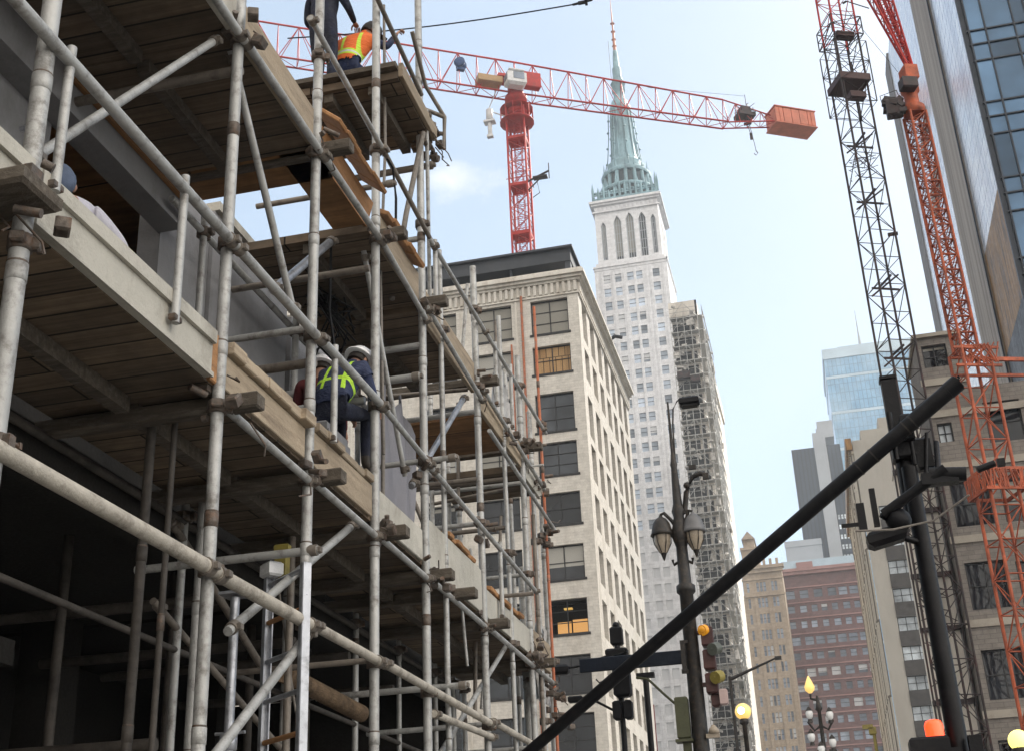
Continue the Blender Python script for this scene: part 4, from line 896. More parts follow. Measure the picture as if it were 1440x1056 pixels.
vp = MB(); vp.tube((-17.1, 79.78, 6), (-17.1, 79.78, 44.2), .09, 8); vp.tube((-17.95, 79.8, 34), (-17.95, 79.8, 40.5), .07, 8)
tag(vp.build('riser_pipe', M['tube_red'], None, (-17.1, 79.8, 6)), 'rusty red pipe running up the cream building front beside the windows', 'pipe')
hk = MB(); hk.path([(-12.95, 92, 45.4), (-12.2, 92, 45.9), (-11.6, 92, 45.7)], .16, 8); hk.build('roof_spout', M['roof_dark'], bb)

# white stone skyscraper with a copper spire
tw = thing('skyscraper', 'tall white stone skyscraper with pointed windows and a green copper spire', 'skyscraper', (-28.4, 258, 0))
TO = (-36.5, 250, 0); cols = [(-34.6, -33.1), (-32.0, -30.6), (-29.3, -27.9), (-27.3, -25.9), (-23.6, -22.1)]
cols = [(a, b) for a, b in cols]; tf = []
zz = 137.0
while zz > 30:
    for a, b in cols: tf.append((a + 36.5, b + 36.5, zz - 2.0, zz))
    zz -= 3.36
ts = []; zz = 137.0
while zz > 60:
    for k in range(4): ts.append((2 + 3.8 * k, 3.4 + 3.8 * k, zz - 2.0, zz))
    zz -= 3.36
m = MB(); facade(m, TO, 0, 16.2, 0, 139.4, tf, .35); TS = (-20.3, 250, 0); facade(m, TS, R(90), 17, 0, 139.4, ts, .35)
m.quad((-20.3, 267, 0), (-36.5, 267, 0), (-36.5, 267, 139.4), (-20.3, 267, 139.4)); m.quad((-36.5, 267, 0), (-36.5, 250, 0), (-36.5, 250, 139.4), (-36.5, 267, 139.4)); m.quad((-36.5, 250, 139.4), (-20.3, 250, 139.4), (-20.3, 267, 139.4), (-36.5, 267, 139.4))
m.build('shaft', M['white_stone'], tw)
gw = [(1.25, 2.35, 141.2, 151.0), (4.2, 5.9, 140.9, 152.2), (7.0, 8.75, 140.9, 152.6), (9.85, 11.5, 140.9, 152.2), (12.6, 13.7, 141.2, 151.2)]
gs = [(a - .2, b - .2, c, d) for a, b, c, d in gw]
m = MB(); facade(m, (-35.6, 250.6, 0), 0, 14.5, 139.41, 155.2, gw, .6); facade(m, (-21.1, 250.6, 0), R(90), 14.5, 139.41, 155.2, gs, .6)
m.quad((-21.1, 265.1, 139.41), (-35.6, 265.1, 139.41), (-35.6, 265.1, 155.2), (-21.1, 265.1, 155.2)); m.quad((-35.6, 265.1, 139.41), (-35.6, 250.6, 139.41), (-35.6, 250.6, 155.2), (-35.6, 265.1, 155.2)); m.quad((-35.6, 250.6, 155.2), (-21.1, 250.6, 155.2), (-21.1, 265.1, 155.2), (-35.6, 265.1, 155.2))
for (a, b, z0, z1), (x0, y0, ux, uy) in [(g_, (-35.6, 250.57, 1, 0)) for g_ in gw] + [(g_, (-21.07, 250.6, 0, 1)) for g_ in gs]:
    for s in (0, 1):      # the two shoulders that make each window end in a point
        e = a if s == 0 else b; c = (a + b) / 2; w_ = (b - a) * .5
        pts = [(e, z1), (c, z1), (e + (c - e) * .55, z1 - w_ * .7), (e, z1 - w_ * 1.9)]
        m.prism([(x0 + ux * u, y0 + uy * u, z) for u, z in pts], (0, .3, 0) if ux else (-.3, 0, 0))
m.build('belfry_stage', M['white_stone'], tw)
for g_, OO, an in [(g_, (-35.6, 250.6, 0), 0) for g_ in gw] + [(g_, (-21.1, 250.6, 0), R(90)) for g_ in gs]:
    window(tw, OO, an, g_, .6, 3, 5, .22, 'slate_pier', 'glass', name='pointed_window')
tr = MB()
for z0, z1, p in ((139.0, 139.4, .25), (138.3, 138.6, .12)): tr.box((-36.5 - p, 250 - p, z0), (-20.3 + p, 249.998, z1)); tr.box((-20.298, 250 - p, z0), (-20.3 + p, 267 + p, z1)); tr.box((-36.5 - p, 250, z0), (-36.502, 267, z1))
tr.build('string_course', M['white_stone'], tw); tr = MB(); tr.box((-36.1, 250.1, 139.6), (-20.6, 250.59, 140.2)); tr.box((-36.1, 250.1, 153.4), (-20.6, 250.59, 153.7))
tr.box((-36.2, 250.0, 155.2), (-20.5, 265.7, 155.7)); tr.box((-36.6, 249.6, 155.702), (-20.1, 266.1, 156.3))
for k in range(15): a = -35.4 + k * .99; tr.box((a, 250.3, 153.75), (a + .45, 250.59, 154.8))
tr.build('cornice', M['white_stone'], tw)
pl_ = MB()
for a in (-36.5, -35.2, -32.7, -30.1, -28.0 + .25, -25.2, -24.2, -21.5): pl_.box((a, 249.82, 0), (a + .5, 249.998, 137.9))
pl_.build('pilaster', M['white_stone'], tw)
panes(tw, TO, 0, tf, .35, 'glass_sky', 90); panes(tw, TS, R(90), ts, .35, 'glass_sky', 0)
# copper crown
cx, cy = -28.4, 258.0
cp = MB(); rr = random.Random(3)
cp.box((-35.9, 250.3, 156.302), (-20.8, 265.4, 157.2))
for k in range(13):
    for sx in (0, 1):
        a = -35.6 + 14.9 * k / 12; h = 2.2 + rr.uniform(0, 2.6) + (1.6 if k in (0, 12) else 0)
        p = (a, 250.6) if sx == 0 else (-21.1, 250.6 + 14.6 * k / 12)
        cp.tube((*p, 157.2), (*p, 157.2 + h * .55), .33, 6); cp.tube((*p, 157.2 + h * .55), (*p, 157.2 + h), .33, 6, .03)
        if k < 12: q = (a + 1.24, 250.6) if sx == 0 else (-21.1, 250.6 + 14.6 * (k + 1) / 12); cp.beam((*p, 158.3), (*q, 158.3), .25, .4); cp.ball((*[(u + v) / 2 for u, v in zip(p, q)], 158.75), .38, 8)
    a = 250.6 + 14.6 * k / 12; cp.tube((-35.6, a, 157.2), (-35.6, a, 159.3), .3, 6, .05)
cp.build('crown_balustrade', M['copper'], tw)
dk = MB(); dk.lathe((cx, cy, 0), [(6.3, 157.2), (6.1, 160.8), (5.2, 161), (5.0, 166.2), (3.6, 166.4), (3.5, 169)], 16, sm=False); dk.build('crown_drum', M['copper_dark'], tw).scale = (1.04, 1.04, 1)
st = MB()
for k in range(16):
    a = 2 * math.pi * k / 16 + .1; c, s = math.cos(a), math.sin(a)
    st.tube((cx + 6.4 * c, cy + 6.4 * s, 157.2), (cx + 6.2 * c, cy + 6.2 * s, 161), .42, 6); st.tube((cx + 5.3 * c, cy + 5.3 * s, 161.2), (cx + 5.0 * c, cy + 5.0 * s, 166), .45, 6)
    st.tube((cx + 6.2 * c, cy + 6.2 * s, 161.4), (cx + 6.1 * c, cy + 6.1 * s, 162.8 + (k % 3) * .5), .3, 6, .04); st.tube((cx + 5.2 * c, cy + 5.2 * s, 166), (cx + 5.2 * c, cy + 5.2 * s, 168.4 + (k % 2) * .8), .25, 6, .04)
st.lathe((cx, cy, 0), [(6.7, 160.6), (6.9, 161.0), (6.8, 161.4), (5.4, 161.5)], 24); st.lathe((cx, cy, 0), [(5.5, 165.6), (5.7, 166.2), (5.3, 166.7), (3.9, 168.6), (4.1, 169.4), (3.7, 169.9), (3.2, 170.2), (2.9, 172), (2.55, 176), (2.3, 181), (2.2, 185.0), (2.45, 185.4), (2.5, 186.2), (2.0, 186.8), (1.9, 188.0), (1.3, 188.4), (1.2, 190.6), (1.55, 191.0), (1.5, 193.2), (1.75, 193.4), (1.3, 194.4), (1.0, 195.6), (1.05, 198.0), (.8, 198.4), (.62, 202), (.5, 203.5)], 20)
for k in range(10):
    a = 2 * math.pi * k / 10; c, s = math.cos(a), math.sin(a); st.tube((cx + 3.0 * c, cy + 3.0 * s, 171), (cx + 2.32 * c, cy + 2.32 * s, 185), .2, 5)
for k in range(8):
    a = 2 * math.pi * k / 8 + .3; c, s = math.cos(a), math.sin(a)
    st.path([(cx + 5.0 * c, cy + 5.0 * s, 166.5), (cx + 3.9 * c, cy + 3.9 * s, 171), (cx + 3.3 * c, cy + 3.3 * s, 177), (cx + 2.9 * c, cy + 2.9 * s, 184.5)], .12, 5)
    for z in (170, 174.5, 179, 182.5): rad = 4.1 - (z - 170) * .09; st.ball((cx + rad * c, cy + rad * s, z), .34, 6)
st.build('spire', M['copper'], tw).scale = (1.05, 1.05, 1)
an = MB(); an.tube((cx, cy, 203.4), (cx, cy, 209), .42, 8, .3); an.tube((cx, cy, 209), (cx, cy, 220), .25, 8, .05)
for z in (205, 207, 209.5, 212): an.lathe((cx, cy, z), [(.3, -.15), (.62, 0), (.3, .15)], 8)
an.build('mast', M['tube_red'], tw)

# scaffold-wrapped block right of the skyscraper
cb = thing('wrapped_building', 'narrow pale building wrapped in dense grey site scaffolding right of the white skyscraper', 'building', (-13, 198, 0))
m = MB(); m.box((-15.6, 190, 0), (-11.6, 240, 97.2)); m.box((-15.9, 189.4, 94.6), (-11.3, 189.998, 97.3)); m.box((-11.598, 189.4, 94.6), (-11.3, 240, 97.3)); m.build('wall', M['clad_pale'], cb)
rr = random.Random(11); sc_ = MB(); bay = MB(); bits = MB()
z = 20.0
while z < 94.3:
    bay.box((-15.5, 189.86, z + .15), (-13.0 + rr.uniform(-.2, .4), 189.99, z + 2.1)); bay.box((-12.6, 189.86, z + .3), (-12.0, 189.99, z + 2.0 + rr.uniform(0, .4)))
    sc_.box((-15.7, 188.5, z - .05), (-11.5, 189.85, z + .1)); sc_.box((-11.55, 188.5, z - .05), (-10.6, 200 + .1 * z, z + .1))
    for zz_ in (z + 1.0, z + 1.7): sc_.tube((-15.8, 188.4, zz_), (-11.2, 188.4, zz_), .045, 4); sc_.tube((-10.5, 188.4, zz_), (-10.5, 200 + .1 * z, zz_), .045, 4)
    for k in range(4):
        x = rr.uniform(-15.6, -11.2); bits.obox((x, rr.uniform(188.3, 189.6), z + rr.uniform(.2, 2.2)), (rr.uniform(.1, .9), rr.uniform(.1, .5), rr.uniform(.1, 1.3)), Matrix.Rotation(rr.uniform(-.5, .5), 3, 'Y'))
        y = 188.5 + (4 + .16 * z) * rr.random() ** 1.4; bits.obox((-10.8 + rr.uniform(-.3, .5), y, z + rr.uniform(.2, 2.2)), (rr.uniform(.1, .6), rr.uniform(.2, 2.4), rr.uniform(.2, 1.6)), Matrix.Rotation(rr.uniform(-.5, .5), 3, 'X'))
    sc_.tube((-15.7, 188.45, z), (-13.6, 188.45, z + 2.5), .05, 4); sc_.tube((-13.4, 188.45, z + 2.5), (-11.4, 188.45, z), .05, 4)
    for k in range(2): sc_.tube((-10.52, 189 + 5 * k, z + 2.5 * (k % 2)), (-10.52, 194 + 5 * k, z + 2.5 * ((k + 1) % 2)), .05, 4)
    z += 2.55
for x in (-15.75, -14.7, -13.6, -12.5, -11.3): sc_.tube((x, 188.4, 0), (x, 188.4, 94.2), .06, 5)
for k in range(6): sc_.tube((-10.5, 188.4 + 2.4 * k, 0), (-10.5, 188.4 + 2.4 * k, 94 - 1.2 * k), .06, 5)
o = bay.build('open_bay', M['clad_dark'], cb); o['kind'] = 'stuff'; sc_.build('site_scaffold', M['tube'], cb); o = bits.build('site_sheeting', M['clutter'], cb); o['kind'] = 'stuff'
pw = MB(); z = 22.0
m = MB(); m.box((-15.4, 187.2, 82.9), (-13.4, 188.35, 84.0)); m.box((-13.4, 187.5, 82.2), (-11.9, 188.3, 83.2)); m.build('hoist_cage', M['crane_dark'], cb)

# buildings closing the street
def grid_building(name, label, x0, x1, y0, y1, h, wins, mat, gm, d=.3, trim=None, lim=100, side=None, sx=None):
    t = thing(name, label, 'building', ((x0 + x1) / 2, (y0 + y1) / 2, 0)); m = MB()
    facade(m, (x0, y0, 0), 0, x1 - x0, 0, h, wins, d)
    sw_ = side or []
    if sx == 'right': facade(m, (x1, y0, 0), R(90), y1 - y0, 0, h, sw_, d)
    else: m.quad((x1, y0, 0), (x1, y1, 0), (x1, y1, h), (x1, y0, h))
    if sx == 'left': facade(m, (x0, y1, 0), R(-90), y1 - y0, 0, h, sw_, d)
    else: m.quad((x0, y1, 0), (x0, y0, 0), (x0, y0, h), (x0, y1, h))
    m.quad((x1, y1, 0), (x0, y1, 0), (x0, y1, h), (x1, y1, h)); m.quad((x0, y0, h), (x1, y0, h), (x1, y1, h), (x0, y1, h))
    m.build('wall', M[mat], t)
    panes(t, (x0, y0, 0), 0, wins, d, gm, lim)
    if side: panes(t, (x1, y0, 0) if sx == 'right' else (x0, y1, 0), R(90 if sx == 'right' else -90), side, d, gm, max(0, lim - len(wins)))
    return t
rr = random.Random(5); wr = []; z = 74.6
while z > 30:
    x = .5; alt = int(z / 3.55) % 2
    while x < 19.2:
        w_ = 1.9 if alt else rr.choice((1.3, 1.5)); wr.append((x, x + w_, z - (1.9 if alt else 1.6), z)); x += w_ + (.55 if alt and rr.random() < .5 else rr.uniform(.9, 1.3))
    z -= 3.6
rb = grid_building('terracotta_building', 'dusty red terracotta office building closing the far end of the street', -5.2, 14.4, 300, 330, 79, wr, 'redstone', 'glass_pale', .35)
z = 75.15
while z > 30: tr = MB(); tr.box((-5.3, 299.78, z), (14.5, 299.998, z + .28)); tr.build('band', M['redtrim'], rb); z -= 3.6
tr = MB()
tr.box((-5.6, 299.2, 78.2), (14.7, 299.998, 78.9)); tr.box((-5.9, 298.8, 78.902), (14.9, 300.5, 79.6)); tr.build('cornice', M['redtrim'], rb)
m = MB(); m.box((-5.0, 302, 79.02), (14, 328, 82.2)); m.box((-1.6, 301.4, 79.61), (2.2, 301.99, 81.6), 1); m.build('penthouse', [M['blue_band'], M['redtrim']], rb)
m = MB(); m.box((-3.9, 331, 0), (5.4, 350, 95.0)); m.box((-4.0, 330.8, 93.6), (5.5, 330.99, 95.2)); b = m.build('plant_room', M['slate_pier'], None, (0, 340, 0)); tag(b, 'plain pale grey block rising behind the red terracotta building', 'building')
wt = []; z = 72.4
while z > 30:
    for a, n_ in ((.8, 1), (2.9, 3), (6.1, 2)):
        for k in range(n_): wt.append((a + .75 * k, a + .5 + .75 * k, z - 2.1, z))
    z -= 3.5
tn = grid_building('stone_building', 'tan stone building with narrow window piers left of the red terracotta building', -13.4, -4.7, 280, 300, 75.4, wt, 'tanstone', 'glass_pale', .3)
tr = MB(); tr.box((-13.6, 279.4, 74.4), (-4.4, 279.998, 75.2)); tr.box((-13.9, 278.9, 75.202), (-4.1, 280.5, 75.9)); tr.box((-13.5, 279.6, 69.2), (-4.5, 279.998, 69.6)); tr.box((-13.6, 279.7, 72.9), (-4.5, 279.998, 73.2))
for x in (-13.3, -11.0, -8.0, -5.2): tr.box((x - .25, 279.75, 0), (x + .25, 279.998, 69.1))
tr.build('cornice', M['tanstone'], tn)
m = MB(); m.box((-13.2, 286, 75.9), (-9.4, 296, 81.5)); m.box((-13.4, 285.6, 81.5), (-9.2, 296.4, 82.1)); m.box((-12.6, 288, 82.1), (-10.2, 294, 84.4)); m.prism([(-12.9, 287, 84.4), (-9.9, 287, 84.4), (-11.4, 287, 86.2)], (0, 8, 0))
for x in (-8.6, -7.2, -5.8): m.box((x, 280.4, 75.9), (x + .6, 281, 77.6))
m.build('roof_turret', M['tanstone'], tn)
# slate tower and blue glass tower far behind
ds = thing('slate_tower', 'dark slate finned office tower with pale stone piers beside the blue glass tower', 'building', (8, 430, 0))
m = MB(); m.box((1.3, 420, 0), (8.9, 450, 152)); m.box((13.0, 421.5, 0), (17.5, 450, 152.8)); m.build('finned_wall', M['fins'], ds)
m = MB(); m.box((8.902, 419.6, 0), (12.998, 450, 157)); m.box((11.0, 425, 157), (16.2, 448, 163)); m.box((10.4, 424, 158.6), (11.0, 447, 160)); m.build('pier', M['slate_pier'], ds)
wn = []
rr = random.Random(8); z = 128.0
while z > 60:
    for k in range(4): wn.append((.3 + 1.05 * k, .95 + 1.05 * k, z - 1.5, z))
    z -= 3.4
panes(ds, (13.1, 421.4, 0), 0, wn, 0.0, 'glass_white', 90)
bt = thing('glass_tower', 'sky blue glass skyscraper with a thin antenna far behind the lattice masts', 'skyscraper', (40, 520, 0))
m = MB(); m.box((19.6, 500, 0), (62, 540, 218)); m.build('curtain_wall', M['blue_tower'], bt)
m = MB(); m.box((19.3, 499.6, 218), (62.4, 540.4, 222.4)); m.box((26, 506, 222.4), (56, 535, 225.6)); m.build('roof_band', M['blue_band'], bt)
z = 22.0; m = MB()
while z < 214: m.box((19.5, 499.85, z), (62.1, 499.995, z + 1.1)); m.box((19.45, 499.85, z), (19.595, 540, z + 1.1)); z += 15.6
m.build('floor_band', M['blue_band'], bt)
m = MB(); m.tube((36, 514, 225.6), (36, 514, 233), .8, 8, .45); m.tube((36, 514, 233), (36, 514, 245), .35, 8, .08); m.build('antenna', M['slate_pier'], bt)

# pleated pale block on the right of the street
pb = thing('pleated_building', 'pale stone block with a pleated street side right of the red terracotta building', 'building', (18, 170, 0))
wp = []; z = 50.2; PW = []
while z > 8:
    PW.append((1.95, 5.0, z - 1.75, z)); z -= 3.52
PW.append((4.2, 6.4, 54.0, 56.2))
m = MB(); facade(m, (8.2, 160, 0), 0, 10.6, 0, 59.2, PW[:-1], .3); m.quad((18.8, 160, 0), (18.8, 200, 0), (18.8, 200, 59.2), (18.8, 160, 59.2)); m.quad((8.2, 200, 59.2), (8.2, 160, 59.2), (18.8, 160, 59.2), (18.8, 200, 59.2)); m.build('wall', M['pier'], pb)
for a, b, z0, z1 in PW[:-1]:
    sp = MB(); sp.box((8.2 + a - .02, 159.9, z0 - 1.76), (8.2 + b + .02, 159.996, z0 - .01)); sp.build('spandrel', M['spandrel'], pb)
for op in PW[:-1]: window(pb, (8.2, 160, 0), 0, op, .3, 3, 2, .09, 'steel_win', 'glass_white')
m = MB(); m.box((13.4, 159.7, 0), (13.62, 159.99, 50)); m.build('corner_strip', M['pier'], pb)
m = MB(); n = 34                                # real pleats, standing a little proud of the wall
pts = []
for k in range(n + 1): pts.append((8.15 - (.42 if k % 2 else .02), 160 + 40 * k / n))
for (xa, ya), (xb, yb) in zip(pts, pts[1:]): m.quad((xa, ya, 0), (xb, yb, 0), (xb, yb, 57.5), (xa, ya, 57.5))
m.box((7.6, 160, 57.5), (8.19, 200, 57.9)); m.build('pleated_wall', M['ribbed'], pb)
m = MB(); m.box((7.3, 159.5, 57.9), (8.1, 200, 59.4)); m.build('gutter_cornice', M['ochre'], pb)
m = MB(); m.box((9.5, 162, 59.2), (18, 198, 61.2)); m.box((12, 163, 61.2), (18, 196, 63)); m.build('penthouse', M['pier'], pb)

# brown brick building behind the masts
bw = [(.15, 1.3, z0, z0 + h) for z0, h in ((27.35, 1.1), (25.4, 1.3))]
BO = (7.0, 62, 0); ops = []
ops.append((.25, 1.45, 27.3, 28.5))
for z in (23.4, 19.1, 15.1, 11.0, 7.0, 3.0): ops.append((.35 if z != 23.4 else .3, 1.0 if z == 23.4 else 2.1, z - .1, z + (2.15 if z < 22 else .9)))
for z in (23.0, 19.0, 15.0, 10.9, 6.9): ops.append((2.6, 4.3, z, z + 2.1))
br = thing('brick_building', 'brown brick building with dark windows and pale bands behind the orange crane mast', 'building', (9, 66, 0))
m = MB(); facade(m, BO, 0, 5.6, 0, 26.0, [o_ for o_ in ops[1:]], .3); facade(m, (7.0, 62, 0), 0, 2.2, 26.0, 28.9, ops[:1], .3)
m.quad((7, 67, 0), (7, 62, 0), (7, 62, 28.9), (7, 67, 28.9)); m.quad((12.6, 62, 0), (12.6, 67, 0), (12.6, 67, 26), (12.6, 62, 26)); m.quad((12.6, 67, 0), (7, 67, 0), (7, 67, 26), (12.6, 67, 26)); m.quad((9.2, 62, 26), (12.6, 62, 26), (12.6, 67, 26), (9.2, 67, 26)); m.quad((7, 62, 28.9), (9.2, 62, 28.9), (9.2, 67, 28.9), (7, 67, 28.9)); m.quad((9.2, 62, 26), (9.2, 67, 26), (9.2, 67, 28.9), (9.2, 62, 28.9)); m.quad((9.2, 67, 26), (7, 67, 26), (7, 67, 28.9), (9.2, 67, 28.9))
m.build('wall', M['brown_wall'], br)
for o_ in ops: window(br, BO, 0, o_, .3, 2, 2, .07, 'steel_win', 'glass_white' if abs(o_[2] - 23.3) < .05 else 'glass')
for z in (26.3, 24.6, 18.2, 14.2, 10.1, 21.9): m = MB(); m.box((6.92, 61.9, z), (9.2 if z > 26 else 12.65, 61.997, z + .35)); m.build('stone_band', M['brown_trim'], br)
m = MB(); m.box((6.85, 61.8, 28.9), (9.3, 67.1, 29.1)); m.build('coping', M['brown_trim'], br)

# glass tower on the right with a ribbed side
gt = thing('corner_tower', 'tall office tower with blue glass front and ribbed pale side at the right edge', 'skyscraper', (30, 88, 0))
GX, GY = 14.3, 70.0
m = MB(); m.box((GX + .3, GY + .3, 0), (52, 93.2, 118)); m.box((GX + .3, 93.2, 0), (52, 108.6, 77.8)); m.build('core', M['panel_dark'], gt)
def side(name, mat, y0, y1, z0, z1, p=0.0):
    q = MB(); q.box((GX - p, y0, z0), (GX + .295, y1, z1)); return q.build(name, M[mat], gt)
side('side_wall', 'concrete_grey', 105.4, 108.8, 0, 78, .1)
side('ribbed_panel', 'metal_pale', 93.3, 105.39, 0, 77.4); side('ribbed_panel', 'metal_pale', 86.7, 93.29, 0, 117)
side('stone_pier', 'stone_brown', 79.3, 86.69, 0, 118, .1)
side('ribbed_panel', 'metal_pale', 70.3, 79.29, 41.9, 117); side('ochre_reflection', 'ochre', 70.3, 79.29, 34.6, 41.88); side('dark_panel', 'panel_dark', 70.3, 79.29, 0, 34.58)  # ochre part: reflection of a brown building painted on the glass side
for z0, z1 in ((60, 61.2), (54.2, 56.6)): side('stone_patch', 'stone_brown', 90, 96, z0, z1, .12)
m = MB(); m.box((GX - .12, 70.05, 0), (GX + .25, 70.29, 118)); m.box((GX - .2, 79.2, 0), (GX - .11, 79.35, 118)); m.build('corner_trim', M['mullion'], gt)
cols_ = [0, 1.0, 2.7, 3.5, 4.9, 6.4, 7.2, 8.9, 10.4]; rows = [30.2]; k = 0
while rows[-1] < 62: rows.append(rows[-1] + (1.05, 3.1, 1.25)[k % 3]); k += 1
cnt = 0
fm = MB()
for z in rows: fm.box((GX + .1, GY - .1, z - .05), (GX + 11, GY + .1, z + .05))
for c in cols_: fm.box((GX + .25 + c - .05, GY - .098, 0), (GX + .25 + c + .05, GY + .098, 118))
fm.build('mullion', M['mullion'], gt)
rr = random.Random(2); PM = {}
for i in range(len(rows) - 1):
    for j in range(len(cols_) - 1):
        w_, h_ = round(cols_[j+1] - cols_[j] - .1, 2), round(rows[i+1] - rows[i] - .1, 2)
        pale = (i % 3 == 0 and rr.random() < .25)
        key = (w_, h_, pale)
        if key not in PM: q = MB(); q.box((0, 0, 0), (w_, .06, h_)); PM[key] = q.mesh('glass_panel', M['glass_pale' if pale else 'mirror_blue'])
        if cnt < 100 and j < 6: put('glass_panel', PM[key], gt, (GX + .3 + cols_[j], GY, rows[i] + .05)); cnt += 1
rest = MB(); rest.box((GX + .3, GY + .08, rows[0]), (GX + 11, GY + .12, 118)); rest.box((GX + .3, GY, 0), (GX + 11, GY + .06, rows[0] - .06)); rest.box((GX + .3, GY, rows[-1] + .06), (52, GY + .06, 118)); rest.box((GX + 11.1, GY, 0), (52, GY + .06, rows[-1]))
o = rest.build('glass_panel', M['mirror_blue'], gt); o['kind'] = 'stuff'

# distant low blocks left of the street, just seen between poles and under the lamp
m = MB(); m.box((-13.5, 104, 8), (-13.05, 104.12, 18.9)); m.tube((-13.3, 104.3, 0), (-13.3, 104.3, 19.1), .1, 8); tag(m.build('street_banner', M['banner'], None, (-13.3, 104, 0)), 'tall dark red banner at the foot of the white skyscraper', 'banner')

# ------------------------------------------------------------------ cranes
c1_ = thing('tower_crane', 'red tower crane with a long level jib over the cream building', 'crane', (-25.2, 120.2, 0))
m = MB(); lattice(m, (-25.2, 120.2, 0), (-25.2, 120.2, 89.8), (1.02, 0, 0), (0, 1.02, 0), 1.5, .135, .045); lattice(m, (-25.2, 120.2, 40), (-25.2, 120.2, 89), (.4, 0, 0), (0, .4, 0), .75, .035, .03); m.build('mast', M['crane_red'], c1_)
m = MB()
for z in (79.2, 85.5, 72.9): m.lathe((-25.2, 120.2, z), [(1.45, 0), (1.5, .08), (1.5, .32), (1.45, .4)], 4, sm=False, rot=Matrix.Rotation(R(45), 3, 'Z'))
for z in (79.0,): [m.tube((-25.2 + a, 120.2 + b, z + 1), (-25.2 + c, 120.2 + d, z + 1), .05, 5) for a, b, c, d in ((-1.3,-1.3,1.3,-1.3),(1.3,-1.3,1.3,1.3))]
m.build('mast_collar', M['crane_red'], c1_)
m = MB(); m.tube((-24.2, 119.2, 79.4), (-21.6, 118.9, 80.2), .12, 6); m.tube((-24.2, 119.2, 78.2), (-22.2, 118.9, 79.8), .08, 6); m.tube((-21.6, 118.9, 79.2), (-21.6, 118.9, 81.2), .06, 6); m.obox((-22.6, 118.9, 79.5), (1.6, .7, .2)); m.path([(-23.0, 119, 79), (-22.8, 119, 77.6), (-23.6, 119.1, 77.2)], .05, 6); m.build('bracket_arm', M['crane_dark'], c1_)
m = MB(); m.lathe((-25.2, 120.2, 0), [(1.0, 89.2), (1.2, 89.4), (1.2, 89.8), (1.0, 89.9), (.95, 90.9), (1.3, 91.0), (1.3, 91.7), (.95, 92.0), (.9, 93.6)], 18)
for k in range(12): a = k * .524; m.tube((-25.2 + 1.9 * math.cos(a), 120.2 + 1.9 * math.sin(a), 88.2), (-25.2 + 1.9 * math.cos(a), 120.2 + 1.9 * math.sin(a), 90.0), .05, 4)
m.lathe((-25.2, 120.2, 89.95), [(1.88, 0), (1.95, .04), (1.88, .08)], 16); m.lathe((-25.2, 120.2, 88.1), [(1.4, 0), (2.0, .02), (2.0, .1), (1.4, .12)], 16)
m.build('slewing_ring', M['crane_red'], c1_)
JD = V((58.0, 34.6, 0)).normalized(); JN = V((JD.y, -JD.x, 0)); JB = V((-25.2, 120.2, 94.3))
A, B = JB - JD * 46, JB + JD * 33.8; T = .62
jm = MB()
tip = JB + JD * 27
lattice(jm, A, JB, JN * .78, V((0, 0, 2.5)), 2.3, .12, .05, tri=True); lattice(jm, JB, tip, JN * .78, (V((0, 0, 2.5)), V((0, 0, 1.9))), 2.3, .12, .05, tri=True)
lattice(jm, tip, B, JN * .7, (V((0, 0, 1.9)), V((0, 0, .6))), 1.7, .10, .045, tri=True); jm.tube(JB + V((0, 0, 2.5)), JB + V((0, 0, .2)), .1, 6)
jm.build('jib', M['crane_red'], c1_)
jr = Matrix((JD, -JN, V((0, 0, 1)))).transposed()
m = MB(); [m.obox(JB + JD * (36.2 + k_) + V((0, 0, .1 + .05 * (k_ > 0))), (1.04, 2.55, 2.15), jr, 0, .07) for k_ in (-2.24, -1.12, 0, 1.12, 2.24)]; m.obox(JB + JD * 36.2 + V((0, 0, 1.28)), (5.75, 2.75, .12), jr); m.obox(JB + JD * 36.2 + V((0, 0, -1.1)), (5.75, 2.75, .14), jr)
for k in (-2.2, 2.2): m.obox(JB + JD * (36.2 + k) + JN * 1.32 + V((0, 0, .1)), (.1, .06, 2.1), jr)
m.build('counterweight', M['box_orange'], c1_)
m = MB(); m.obox(JB + JD * 1.4 + JN * 1.4 + V((0, 0, -1.0)), (2.3, .9, 2.1), jr, 0, .1); m.obox(JB + V((0, 0, -.25)), (4.6, 1.9, .35), jr); m.build('machine_deck', M['crane_red'], c1_)
m = MB(); c = JB + JD * -.6 + JN * 1.9 + V((0, 0, -1.6)); m.obox(c, (2.3, 1.5, 1.9), jr, 0, .3); m.obox(c + JN * .1 + V((0, 0, 1.05)), (1.9, 1.3, .25), jr, 0, .08); cab = m.build('cab', M['crane_white'], c1_)
q = MB(); q.obox(c + JN * .77 + JD * .2 + V((0, 0, .2)), (1.3, .05, .9), jr); q.obox(c - JD * 1.16 + V((0, 0, .2)), (.05, 1.0, .9), jr); q.build('cab_window', M['glass_pale'], cab)
m = MB(); m.obox(JB - JD * 3.4 + JN * .6 + V((0, 0, -1.3)), (2.9, 1.5, .9), jr, 0, .06); m.build('ballast_box', M['tan_box'], c1_)
m = MB(); c = JB - JD * 6.7 + JN * .4 + V((0, 0, .7)); m.lathe(c, [(.15, -.5), (.66, -.47), (.66, -.35), (.5, -.3), (.5, .3), (.66, .35), (.66, .47), (.15, .5)], 18, rot=Matrix.Rotation(R(90), 3, 'X')); m.obox(c + V((0, 0, -.75)), (.9, .5, .35), jr)
m.build('winch_drum', M['blue_ball'], c1_)
